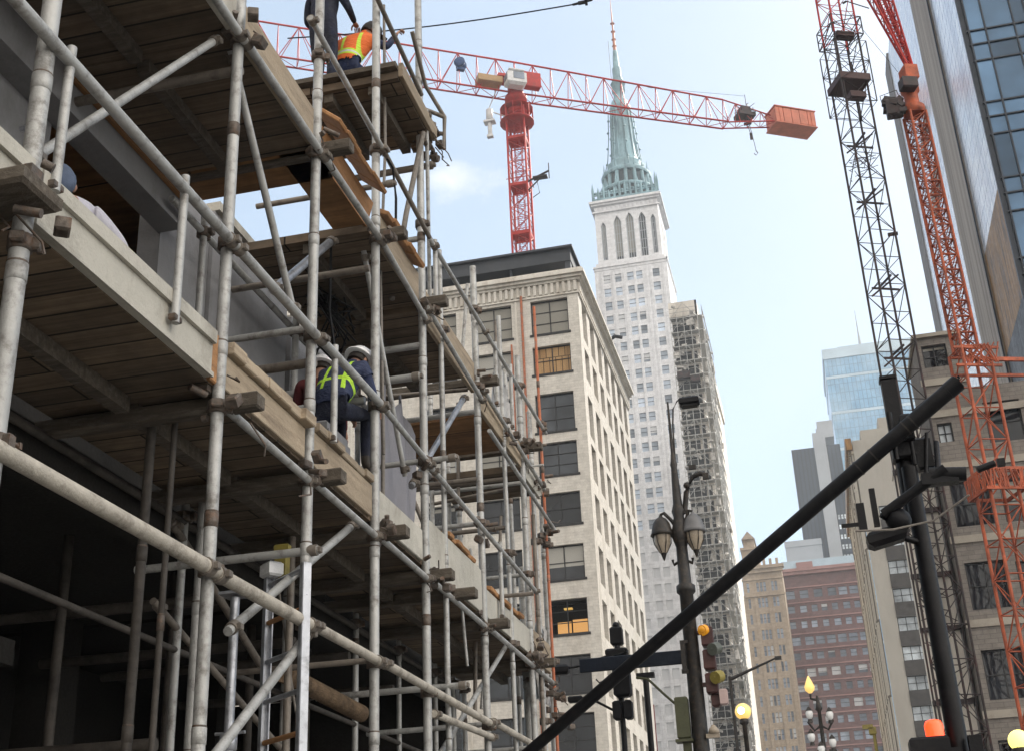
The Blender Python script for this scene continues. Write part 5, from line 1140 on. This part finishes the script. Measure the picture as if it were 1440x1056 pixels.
m = MB(); c = V((-28.2, 119.2, 89.2)); m.lathe(c, [(.3, -.7), (.4, -.6), (.4, .7), (.3, .8)], 12); m.lathe(c + V((0, 0, -2.1)), [(.2, -.7), (.26, -.6), (.26, 1.0), (.15, 1.15)], 12); m.obox(c + V((0, 0, -.95)), (1.3, .9, .25)); m.obox(c + V((0, 0, -2.9)), (.7, .5, .3)); m.tube(c + V((0, 0, 1)), c + V((.9, .3, 3.6)), .06, 6); m.tube(c + V((.5, 0, .3)), (-26.2, 119.6, 88.8), .08, 6)
m.build('hoist_motor', M['crane_white'], c1_)
m = MB(); c = JB + JD * 29.8; m.obox(c + V((0, 0, -.1)), (2.2, 1.7, .5), jr); m.obox(c + V((0, 0, .6)), (1.2, 1.2, .9), jr)
rr = random.Random(4)
for k in range(16): m.tube(c + V((rr.uniform(-1.4, 1.4), rr.uniform(-.6, .6), rr.uniform(-.4, .6))), c + V((rr.uniform(-1.6, 1.6), rr.uniform(-.6, .6), rr.uniform(.2, 2.2))), .04, 4)
m.build('trolley', M['crane_dark'], c1_)
m = MB(); m.tube(c, c + V((.5, .1, -3.4)), .05, 5); m.tube(c + V((.3, 0, 0)), c + V((.8, .1, -5.4)), .04, 5); m.obox(c + V((.45, .1, -3.1)), (.35, .3, .9), None, 0, .05); m.obox(c + V((.2, .1, -1.2)), (.9, .25, .25)); m.path([c + V((.75, .1, -5.2)), c + V((.95, .1, -5.6)), c + V((.7, .1, -5.9)), c + V((.5, .1, -5.6))], .06, 6); m.build('hook_block', M['crane_dark'], c1_)
m = MB(); m.tube(tip + V((0, 0, 1.9)) - JD * 10, B + V((0, 0, 3.0)) - JD * 3.6, .025, 4); m.tube(B + V((0, 0, .6)) - JD * 3.6, B + V((0, 0, 3.2)) - JD * 3.6, .04, 4); m.tube(JB + JD * 12.3 + V((0, 0, 2.4)), JB + JD * 12.3 + V((0, 0, 8)), .025, 4); m.build('stay_cable', M['crane_dark'], c1_)

c2_ = thing('lattice_mast', 'black lattice crane mast with a dark red climbing collar, left of the orange crane', 'crane mast', (5.95, 60, 0))
def rotv(a, s): return V((s * math.cos(R(a)), s * math.sin(R(a)), 0))
x2, y2 = rotv(24, .70), rotv(114, .70)
m = MB(); lattice(m, (5.95, 60.8, 0), (5.95, 60.8, 47.0), x2, y2, 1.55, .062, .026); m.build('mast', M['crane_dark'], c2_)
m = MB(); lattice(m, (5.95, 60.8, 47.0), (5.95, 60.8, 58), x2, y2, 1.55, .06, .026); m.build('mast_top', M['crane_red'], c2_)
r24 = Matrix.Rotation(R(24), 3, 'Z')
m = MB(); m.obox((5.95, 60.8, 44.05), (1.75, 1.75, .5), r24, 0, .05); m.obox((6.2, 60.3, 42.9), (.9, .5, .35), r24); m.obox((6.1, 60.2, 46.9), (1.0, .5, .3), r24); m.build('climbing_collar', M['maroon_paint'], c2_)
m = MB(); lattice(m, (5.95, 60.8, 42.4), (5.95, 60.8, 46.4), x2 * 1.35, y2 * 1.35, 1.3, .035, .02); lattice(m, (5.95, 60.8, 46.9), (5.95, 60.8, 48.1), x2 * 1.3, y2 * 1.3, .6, .035, .03)
for z in (36.5, 31.4, 40.0, 27.5): m.obox((5.95, 60.8, z), (1.5, .07, .1), r24); m.obox((5.95, 60.8, z + .4), (.07, 1.5, .1), r24); m.tube((5.2, 60.4, z - .5), (6.7, 61, z + .8), .05, 5)
for k in range(20): a = random.uniform(38, 39.5); m.tube((5.95 + random.uniform(-.8, .8), 60.8, a), (5.95 + random.uniform(-.8, .8), 60.4, a + random.uniform(-.7, .7)), .02, 4)
m.obox((6.75, 60.5, 34.3), (.5, .15, .15)); m.build('climbing_frame', M['crane_dark'], c2_)
hs = thing('hoist_core', 'weathered concrete hoist shaft boxed in netting behind the black traffic pole', 'hoist shaft', (6.2, 62.5, 0))
m = MB(); m.box((5.05, 63.2, 0), (6.75, 64.9, 22.6)); m.box((4.98, 63.1, 22.6), (6.85, 65, 22.9)); m.box((5.4, 63.15, 22.9), (6.2, 64.5, 25.4)); m.build('shaft_wall', M['clad_pale'], hs)
m = MB()
for z in (5, 8, 11, 14.4, 17, 20.2, 22.3): m.box((4.95, 63.0, z), (6.85, 63.19, z + .22)); m.box((6.752, 63.0, z), (6.9, 65, z + .22))
rr = random.Random(9)
for k in range(60): z = rr.uniform(3, 25); m.tube((5.0 + rr.uniform(0, 1.8), 62.9, z), (5.0 + rr.uniform(0, 1.8), 62.9, z + rr.uniform(-1, 1)), .025, 4)
for x in (5.0, 5.9, 6.85): m.tube((x, 62.9, 0), (x, 62.9, 24), .05, 6)
m.build('shaft_frame', M['crane_dark'], hs)

c3_ = thing('luffing_crane', 'rusty orange red luffing crane with its jib rising out of the picture at top right', 'crane', (8.85, 58, 0))
x3, y3 = rotv(20, .42), rotv(110, .42); X3, Y3 = rotv(20, .66), rotv(110, .66)
m = MB(); lattice(m, (8.75, 58, 26.2), (8.6, 58, 39.6), x3, y3, .85, .075, .034); lattice(m, (8.75, 58.05, 26.2), (8.6, 58.05, 39.6), x3 * .85, y3 * .85, .42, .02, .024); m.build('upper_mast', M['crane_orange'], c3_)
m = MB(); lattice(m, (8.85, 58, 0), (8.85, 58, 26.2), X3, Y3, 1.5, .085, .036); m.build('lower_mast', M['crane_orange'], c3_)
r20 = Matrix.Rotation(R(20), 3, 'Z')
m = MB(); [m.obox(V((8.85, 58, z)) + r20 @ V(p), q, r20) for z in (19.2, 20.1) for p, q in (((0, -.9, 0), (1.9, .12, .14)), ((0, .9, 0), (1.9, .12, .14)), ((-.9, 0, 0), (.12, 1.7, .14)), ((.9, 0, 0), (.12, 1.7, .14)))]
for k in range(26): a = rr.uniform(-.95, .95); m.tube(V((8.85, 58, 19.2)) + r20 @ V((a, -.95, 0)), V((8.85, 58, 20.1)) + r20 @ V((a + rr.uniform(-.3, .3), -.95, 0)), .035, 5); m.tube(V((8.85, 58, 19.2)) + r20 @ V((-.95, a, 0)), V((8.85, 58, 20.1)) + r20 @ V((-.95, a + rr.uniform(-.3, .3), 0)), .035, 5)
m.build('tie_collar', M['crane_orange'], c3_); m = MB()
for z in (26.1, 25.2):
    for a in (-.62, .62): m.obox((9.1, 58 + a, z), (2.2, .1, .12), r20)
for k in range(20): m.tube((8.2 + rr.uniform(0, 1.9), 57.3, 25.2), (8.2 + rr.uniform(0, 1.9), 57.3, 26.2), .03, 4)
m.build('tie_collar', M['crane_orange'], c3_)
m = MB(); m.beam((9.3, 58, 25.75), (12.4, 59.5, 25.9), .14, .18); m.beam((9.3, 58.6, 25.2), (12.4, 60, 25.3), .12, .14); m.build('wall_tie', M['crane_orange'], c3_)
m = MB(); m.lathe((8.6, 58, 39.6), [(.5, 0), (.58, .1), (.58, .4), (.36, .5), (.36, 1.3), (.48, 1.4), (.48, 1.9), (.3, 2.1)], 14); m.obox((8.7, 57.9, 42.0), (.7, .8, .9), r20, 0, .06); m.build('slewing_ring', M['crane_orange'], c3_)
m = MB(); m.obox((8.5, 57.4, 41.1), (.8, .6, .7), r20, 0, .08); m.build('winch_box', M['crane_dark'], c3_)
m = MB(); c = V((7.6, 57.6, 39.9)); m.obox(c, (.75, .6, .95), None, 0, .06); m.obox(c + V((.7, .1, -.1)), (.8, .3, .25))
for k in range(14): m.obox(c + V((rr.uniform(-.4, .4), rr.uniform(-.35, .3), rr.uniform(-.6, .6))), (.3, .3, .25), Matrix.Rotation(rr.random(), 3, 'Y'))
for a, b in (((-.55, 0, .9), (.3, 0, 1.1)), ((-.55, 0, .9), (-.5, 0, .2)), ((.3, 0, 1.1), (.4, 0, .4))): m.tube(c + V(a), c + V(b), .02, 4)
m.build('service_platform', M['crane_dark'], c3_)
m = MB(); J0, J1 = V((8.85, 58, 42.5)), V((7.3, 56.6, 49.6)); JX = V((.9, .2, .18)).normalized(); JY = V((-.1, .95, .2)).normalized()
lattice(m, J0, J1, (JX * .12, JX * .78), (JY * .12, JY * .6), .62, .065, .028); lattice(m, J1, J1 + (J1 - J0) * 1.2, JX * .78, JY * .6, .9, .065, .028)
lattice(m, J0, J1, (JX * .1 - JX * 0, JX * .2), (JY * .1, JY * .2), .5, .05, .02)
m.build('jib', M['crane_red'], c3_)
m = MB(); m.tube((8.1, 57.2, 41.8), (6.0, 56.2, 45.6), .014, 4); m.tube((7.3, 57.2, 46.1), (6.2, 56.9, 46.6), .03, 5); m.tube((6.2, 56.9, 46.6), (6.0, 56.9, 46.5), .06, 5); m.build('stay_cable', M['crane_dark'], c3_)

# overhead wire with an insulator at its end
m = MB(); pts = [V((-18, 40, 36.7)).lerp(V((-5.6, 40, 35.55)), k / 12) - V((0, 0, .25 * math.sin(math.pi * k / 12))) for k in range(13)]; m.path(pts, .028, 6)
e = pts[-1]; m.obox(e + V((.1, 0, .02)), (.35, .1, .12)); m.obox(e + V((.25, 0, .02)), (.1, .1, .3)); m.tube(e + V((-.3, 0, 0)), e + V((.5, 0, .06)), .05, 6)
m.path([e + V((.4, 0, .06)), (2.5, 40, 38.0), (9, 40, 41)], .012, 5)
tag(m.build('overhead_wire', M['black'], None, pts[0]), 'thin black overhead wire with an insulator crossing the sky above the red jib', 'wire')

# ------------------------------------------------------------------ street furniture
tp = thing('traffic_pole', 'thick black traffic pole with a long arm slanting across the street', 'traffic pole', (1.10, 11.95, .14))
m = MB(); m.lathe((1.10, 11.95, 0), [(.2, .14), (.2, .5), (.13, .6), (.095, .8), (.069, 5.6)], 20); m.build('pole', M['black'], tp)
m = MB(); m.obox((1.06, 12.1, 6.2), (.13, .13, .62), None, 0, .015); m.obox((1.06, 12.1, 6.52), (.15, .15, .03)); m.lathe((1.08, 12.05, 5.2), [(.075, 0), (.075, .75)], 16); m.build('pole_top', M['black'], tp)
A0 = V((1.52, 10.96, 6.0)); A1 = V((-3.15, 12.11, 3.02)); AD = (A1 - A0).normalized()
m = MB(); m.tube(A0, A1, .072, 24, .052); m.tube(A0 - AD * .02, A0 + AD * .10, .077, 24); m.tube(A0 - AD * .03, A0 - AD * .02, .06, 24)
for k in range(6): a = k * 1.047; m.tube(A0 - AD * .04 + V((.0, .0, .045 * math.sin(a))) + AD.cross(V((0, 0, 1))) * .045 * math.cos(a), A0 - AD * .02 + V((0, 0, .045 * math.sin(a))) + AD.cross(V((0, 0, 1))) * .045 * math.cos(a), .008, 6)
for t in (.95, 1.12, .5, .58): c = A0 + AD * t; m.tube(c - AD * .007, c + AD * .007, .0735, 20, mi=1)
arm_ = m.build('mast_arm', [M['black'], M['iron']], tp)
m = MB(); c = A0 + AD * 1.0
m.obox((1.08, 12.0, 5.8), (.2, .22, .24), None, 0, .02); m.tube((1.0, 11.85, 6.1), (1.0, 11.85, 5.65), .025, 8); m.tube((1.15, 11.9, 6.05), (1.15, 11.9, 5.6), .022, 8); m.obox((1.14, 11.95, 5.95), (.1, .2, .26), None, 0, .02); m.obox((1.25, 12.0, 5.72), (.14, .1, .3), None, 0, .02); m.tube((1.3, 11.95, 5.9), (1.22, 11.9, 5.45), .018, 6); m.build('clamp', M['black'], tp)
m = MB(); m.tube((.80, 11.7, 5.12), (1.36, 11.55, 5.42), .046, 12); m.tube((1.22, 11.6, 5.40), (1.52, 11.58, 5.36), .062, 12); m.tube((1.6, 11.5, 5.36), (1.75, 11.5, 5.40), .03, 8); m.tube((1.3, 11.6, 5.4), (1.35, 11.8, 5.75), .025, 8); m.obox((1.3, 11.6, 5.35), (.3, .12, .1)); m.obox((1.8, 11.5, 5.4), (.06, .06, .06))
m.build('bracket', M['black'], tp)
cm = MB(); c = V((.80, 11.78, 4.94)); cm.obox(c, (.34, .2, .14), Matrix.Rotation(R(-12), 3, 'Y'), 0, .04); cm.ball(c + V((.12, -.05, .12)), .11, 12); cm.obox(c + V((-.18, 0, .2)), (.07, .07, .24)); cm.obox(c + V((-.06, .02, .28)), (.05, .05, .34)); cm.obox(c + V((-.26, 0, .14)), (.2, .03, .03)); cm.tube(c + V((.1, 0, .1)), (.78, 11.7, 5.12), .025, 8); cm.tube(c + V((.1, 0, 0)), (1.1, 11.95, 4.9), .03, 8)
cm.build('camera_cluster', M['black'], tp)
wr_ = MB(); wr_.path([(.55, 11.7, 5.0), (.85, 11.6, 4.95), (1.2, 11.7, 5.02), (1.5, 11.5, 5.15)], .010, 5); wr_.build('cable', M['rope'], tp)
SH = V((-.07, -.66, -.20)); tp.location += SH; arm_.location -= SH        # the pole stands just behind its arm
sg = thing('traffic_signal', 'black signal head with a glowing orange red lens on the black traffic pole', 'traffic signal', (1.0, 11.75, 2.6))
m = MB(); m.obox((.84, 11.72, 2.96), (.31, .24, .34), None, 0, .02); m.obox((1.2, 11.78, 3.0), (.10, .12, .26)); m.tube((.66, 11.74, 3.0), (.64, 11.74, 2.8), .04, 8); m.obox((1.03, 11.8, 3.0), (.1, .1, .1)); m.build('housing', M['black'], sg)
m = MB(); m.lathe((.90, 11.72, 3.135), [(.072, 0), (.075, .09), (.06, .125), (.025, .137)], 18); m.build('lens', M['red_lamp'], sg)
tag(MB().obox((1.22, 11.6, 2.9), (.12, .1, .18), None, 0, .02).build('junction_box', M['black'], None, (1.22, 11.6, 2.9)), 'small black box low on the right of the black traffic pole', 'junction box')

sg.location += V((-.05, -.62, -.08))
# twin lantern street lamp with signals on its post
lx, ly = -1.85, 20.0
sl_ = thing('street_lamp', 'dark iron street lamp with two lanterns and a tall thin luminaire arm', 'street lamp', (lx, ly, .13))
m = MB(); m.lathe((lx, ly, 0), [(.30, .13), (.30, .5), (.22, .6), (.18, 1.2), (.15, 1.3), (.125, 4.2), (.108, 6.62), (.15, 6.66), (.15, 6.76), (.10, 6.80), (.09, 7.4), (.12, 7.5), (.15, 7.6), (.12, 7.75), (.085, 7.9), (.11, 8.0), (.075, 8.12), (.062, 8.5), (.05, 8.75), (.062, 8.8), (.05, 8.85), (.03, 9.0), (.024, 9.4), (.016, 9.92)], 18); m.build('post', M['iron'], sl_)
m = MB(); m.path([(lx + .03, ly, 8.85), (lx + .05, ly, 9.5), (lx + .08, ly, 9.78), (lx + .16, ly, 9.92), (lx + .26, ly, 9.95)], .014, 8); m.build('luminaire_arm', M['iron'], sl_)
m = MB(); m.obox((lx + .36, ly, 9.88), (.34, .2, .13), None, 0, .03); m.obox((lx + .36, ly, 9.80), (.26, .14, .03)); m.build('luminaire', M['black'], sl_)
m = MB(); m.path([(lx + .10, ly, 7.95), (lx + .16, ly, 8.3), (lx + .28, ly, 8.55), (lx + .42, ly, 8.60), (lx + .5, ly, 8.56)], .045, 8); m.ball((lx + .18, ly, 8.42), .06, 8); m.obox((lx + .5, ly, 8.54), (.10, .08, .1)); m.obox((lx + .3, ly, 8.72), (.12, .05, .07)); m.build('scroll_bracket', M['iron'], sl_)
for s, cap in ((-1, 'iron'), (1, 'lamp_cap')):
    c = V((lx + (-.29 if s < 0 else .23), ly - .05, 7.44)); m = MB()
    m.path([(lx, ly, 7.62), (lx + s * .12, ly - .02, 7.85), (c.x - s * .06, ly - .05, 7.98), (c.x, c.y, 7.95)], .03, 8); m.path([(lx, ly, 7.2), (lx + s * .15, ly, 7.12), (lx + s * .16, ly - .03, 7.2)], .025, 8); m.build('lantern_arm', M['iron'], sl_)
    m = MB(); m.lathe(c, [(.175, .16), (.19, .175), (.175, .21), (.16, .28), (.135, .37), (.09, .44), (.04, .47), (.015, .52), (.001, .53)], 18); m.lathe(c, [(.165, .165), (.1, .19)], 18); cp_ = m.build('lantern_cap', M[cap], sl_)
    m = MB(); m.lathe(c, [(.14, .16), (.125, .04), (.08, -.08), (.05, -.13)], 14); m.build('lantern_glass', M['lamp_glass'], cp_)
    m = MB(); m.lathe(c, [(.055, -.12), (.04, -.16), (.024, -.21), (.001, -.26)], 12)
    for k in range(6): a = k * 1.047; m.path([c + V((.155 * math.cos(a), .155 * math.sin(a), .16)), c + V((.135 * math.cos(a), .135 * math.sin(a), .03)), c + V((.055 * math.cos(a), .055 * math.sin(a), -.12))], .009, 5)
    m.build('lantern_cage', M['iron'], cp_)
ss = thing('street_sign', 'long blue black street sign blade fixed to the lamp post', 'sign', (lx - .9, ly - .1, 5.55))
m = MB(); m.obox((lx - .92, ly - .16, 5.62), (1.66, .04, .215), None, 0, .012); m.build('blade', M['sign_blue'], ss)
m = MB(); m.obox((lx - .12, ly - .15, 5.62), (.07, .1, .44)); m.obox((lx - .1, ly - .15, 5.85), (.12, .05, .05)); m.obox((lx - .12, ly - .15, 5.4), (.1, .06, .06)); m.build('bracket', M['iron'], ss)
ts_ = thing('traffic_light', 'dark maroon traffic light with amber and yellow hoods on the lamp post', 'traffic light', (lx + .3, ly, 5.0))
m = MB()
for z in (5.92, 5.56, 5.20): m.obox((lx + .26, ly - .02, z), (.18, .22, .31), None, 0, .025)
m.obox((lx + .17, ly, 6.0), (.16, .07, .06)); m.obox((lx + .17, ly, 5.2), (.16, .07, .06)); m.obox((lx + .29, ly + .02, 4.95), (.13, .16, .2), None, 0, .03); m.build('housing', M['maroon_paint'], ts_)
m = MB(); m.tube((lx + .20, ly - .16, 6.0), (lx + .24, ly - .1, 6.02), .085, 14); m.ball((lx + .22, ly - .12, 6.02), .088, 12, sz=.8); m.build('beacon', M['amber'], ts_)
for z, mt in ((5.68, 'lens_grey'), (5.25, 'yellow_paint')): m = MB(); m.tube((lx + .33, ly - .24, z), (lx + .40, ly - .12, z + .04), .095, 14); m.ball((lx + .37, ly - .16, z + .02), .10, 12, sz=.85); m.build('hood', M[mt], ts_)
m = MB(); m.obox((lx + .42, ly - .08, 4.98), (.12, .12, .24), None, 0, .02); m.build('push_box', surf('pinkish_plastic', (.5, .38, .36), .5), ts_)
ob = MB(); ob.obox((lx - .23, ly - .05, 4.72), (.20, .2, .62), None, 0, .02); ob.obox((lx - .23, ly - .06, 4.38), (.26, .26, .04)); ob.obox((lx - .2, ly - .05, 4.15), (.12, .12, .4)); ob.path([(lx - .33, ly, 4.95), (lx - .5, ly, 5.12), (lx - .72, ly, 5.36), (lx - .9, ly, 5.40)], .022, 6)
tag(ob.build('control_box', M['olive'], None, (lx - .23, ly, 4.4)), 'olive control box with a curved cable on the lamp post under the street sign', 'control box')
m = MB(); m.obox((lx + .2, ly - .1, 4.42), (.2, .1, .06)); m.lathe((lx + .22, ly - .12, 4.44), [(.02, 0), (.09, .02), (.07, .08), (.02, .14)], 12); tag(m.build('bird_figure', M['lamp_glass'], None, (lx + .2, ly, 4.4)), 'small pale fitting on the right of the lamp post below the traffic light', 'fitting')

s2 = thing('traffic_light', 'black traffic light seen from behind on a thin pole left of the lamp post', 'traffic light', (-3.1, 20.6, .13))
px_ = -3.1
m = MB(); m.tube((px_, 20.6, .13), (px_, 20.6, 6.15), .045, 12); m.obox((px_, 20.6, 6.2), (.2, .16, .3), None, 0, .03); m.ball((px_, 20.6, 6.38), .06, 8); m.build('pole', M['black'], s2)
m = MB(); m.obox((px_ + .05, 20.5, 5.45), (.27, .22, .5), None, 0, .04); m.obox((px_ - .06, 20.5, 5.00), (.13, .16, .3), None, 0, .03); m.obox((px_ + .12, 20.5, 5.00), (.13, .16, .3), None, 0, .03); m.obox((px_, 20.5, 5.92), (.36, .16, .12), None, 0, .03); m.obox((px_ - .1, 20.45, 5.85), (.5, .22, .04), Matrix.Rotation(R(-14), 3, 'Y')); m.build('housing', M['black'], s2)
m = MB(); m.path([(px_ - .1, 20.5, 5.00), (px_ - .35, 20.5, 5.15), (px_ - .55, 20.5, 5.26), (px_ - .72, 20.5, 5.20)], .022, 6); m.obox((px_ - .72, 20.5, 5.23), (.24, .12, .1), None, 0, .02); m.obox((px_ - .95, 20.5, 5.72), (.3, .12, .16), None, 0, .04); m.path([(px_ - .1, 20.5, 5.80), (px_ - .5, 20.5, 5.76), (px_ - .8, 20.5, 5.74)], .02, 6); m.path([(px_ - .1, 20.4, 5.50), (px_ - .3, 20.4, 5.44), (px_ - .35, 20.4, 5.50)], .015, 6); m.build('bracket', M['black'], s2)
tag(MB().tube((-2.8, 21.5, .13), (-2.8, 21.5, 5.68), .05, 12).obox((-2.8, 21.5, 5.7), (.3, .12, .08)).build('slim_pole', M['black'], None, (-2.8, 21.5, .13)), 'slim dark pole behind the end of the street sign', 'pole')

def globe_lamp(x, y, z, r, label, mat, hot=False):
    t = thing('globe_lamp', label, 'lamp', (x, y, .13)); m = MB(); m.lathe((x, y, 0), [(.14, .13), (.12, .6), (.06, .8), (.05, z - r - .12), (.10, z - r - .08), (.10, z - r), (.07, z - r + .04)], 12); m.build('post', M['iron'], t)
    m = MB(); m.ball((x, y, z), r, 20); g_ = m.build('globe', M[mat], t)
    if hot: q = MB(); q.ball((x - .02, y - r * .55, z), r * .55, 14); q.build('bulb', M['globe_hot'], g_)
globe_lamp(-1.76, 30.0, 6.31, .185, 'amber glowing globe lamp in front of the wrapped building', 'globe_warm', True)
globe_lamp(1.86, 14.0, 3.33, .105, 'bright yellow globe lamp at the lower right corner', 'globe_yellow')
cl_ = thing('candelabra_lamp', 'ornate lamp post with clustered white globes and one lit flame shaped top', 'street lamp', (1.0, 60, .13))
qx, qy = -.17, 60.0
m = MB(); m.lathe((qx, qy, 0), [(.3, .13), (.25, 1), (.13, 1.4), (.11, 7.6), (.2, 7.8), (.2, 8.0), (.10, 8.2), (.08, 10.7), (.16, 10.8), (.1, 11.0), (.05, 11.4)], 14)
for k in range(6): a = k * 1.047; m.path([(qx, qy, 8.0), (qx + .35 * math.cos(a), qy + .35 * math.sin(a), 7.8), (qx + .55 * math.cos(a), qy + .55 * math.sin(a), 8.3), (qx + .5 * math.cos(a), qy + .5 * math.sin(a), 9.0)], .05, 6)
for s in (-1, 1): m.path([(qx, qy, 10.1), (qx + s * .3, qy, 9.9), (qx + s * .55, qy, 10.3)], .06, 6)
m.build('post', M['iron'], cl_)
for (a, b, z) in ((-.55, 0, 10.6), (.55, 0, 10.5), (-.6, -.1, 9.6), (.5, -.1, 9.3), (-.15, -.4, 9.0), (.35, .1, 8.7)):
    m = MB(); m.lathe((qx + a * .8, qy + b, z), [(.06, -.2), (.13, -.12), (.17, .05), (.12, .2), (.04, .3)], 12); m.lathe((qx + a * .8, qy + b, z), [(.12, -.34), (.09, -.2)], 8, 1); m.lathe((qx + a * .8, qy + b, z), [(.15, .16), (.1, .26), (.03, .36)], 8, 1); m.build('globe', [M['globe_off'], M['iron']], cl_)
m = MB(); m.lathe((qx - .28, qy, 11.82), [(.08, -.28), (.2, -.16), (.23, 0), (.15, .2), (.045, .44), (.001, .5)], 14); m.build('flame_globe', M['globe_warm'], cl_)
m = MB(); m.path([(qx, qy, 11.2), (qx - .28, qy, 11.3), (qx - .28, qy, 11.5)], .06, 6); m.build('flame_arm', M['iron'], cl_)
tl = thing('lamp_post', 'far thin mast arm reaching right across the tan building', 'mast arm', (-4.6, 70, .13))
m = MB(); m.tube((-4.6, 70, .13), (-4.6, 70, 14.4), .09, 10); m.build('pole', M['iron'], tl); m = MB(); m.tube((-4.6, 70, 14.25), (-2.1, 70, 15.15), .10, 8, .05); m.obox((-1.95, 70, 15.15), (.35, .2, .18)); m.build('arm', M['iron'], tl)
m = MB(); m.obox((2.2, 66, 10.5), (.35, .3, .4), None, 0, .06); m.tube((2.25, 66, .13), (2.25, 66, 10.3), .08, 8); m.obox((2.0, 66, 10.7), (.5, .3, .2)); tag(m.build('street_lamp', M['yellow_paint'], None, (2.25, 66, .13)), 'small yellowish lamp head low in front of the pleated building', 'lamp')
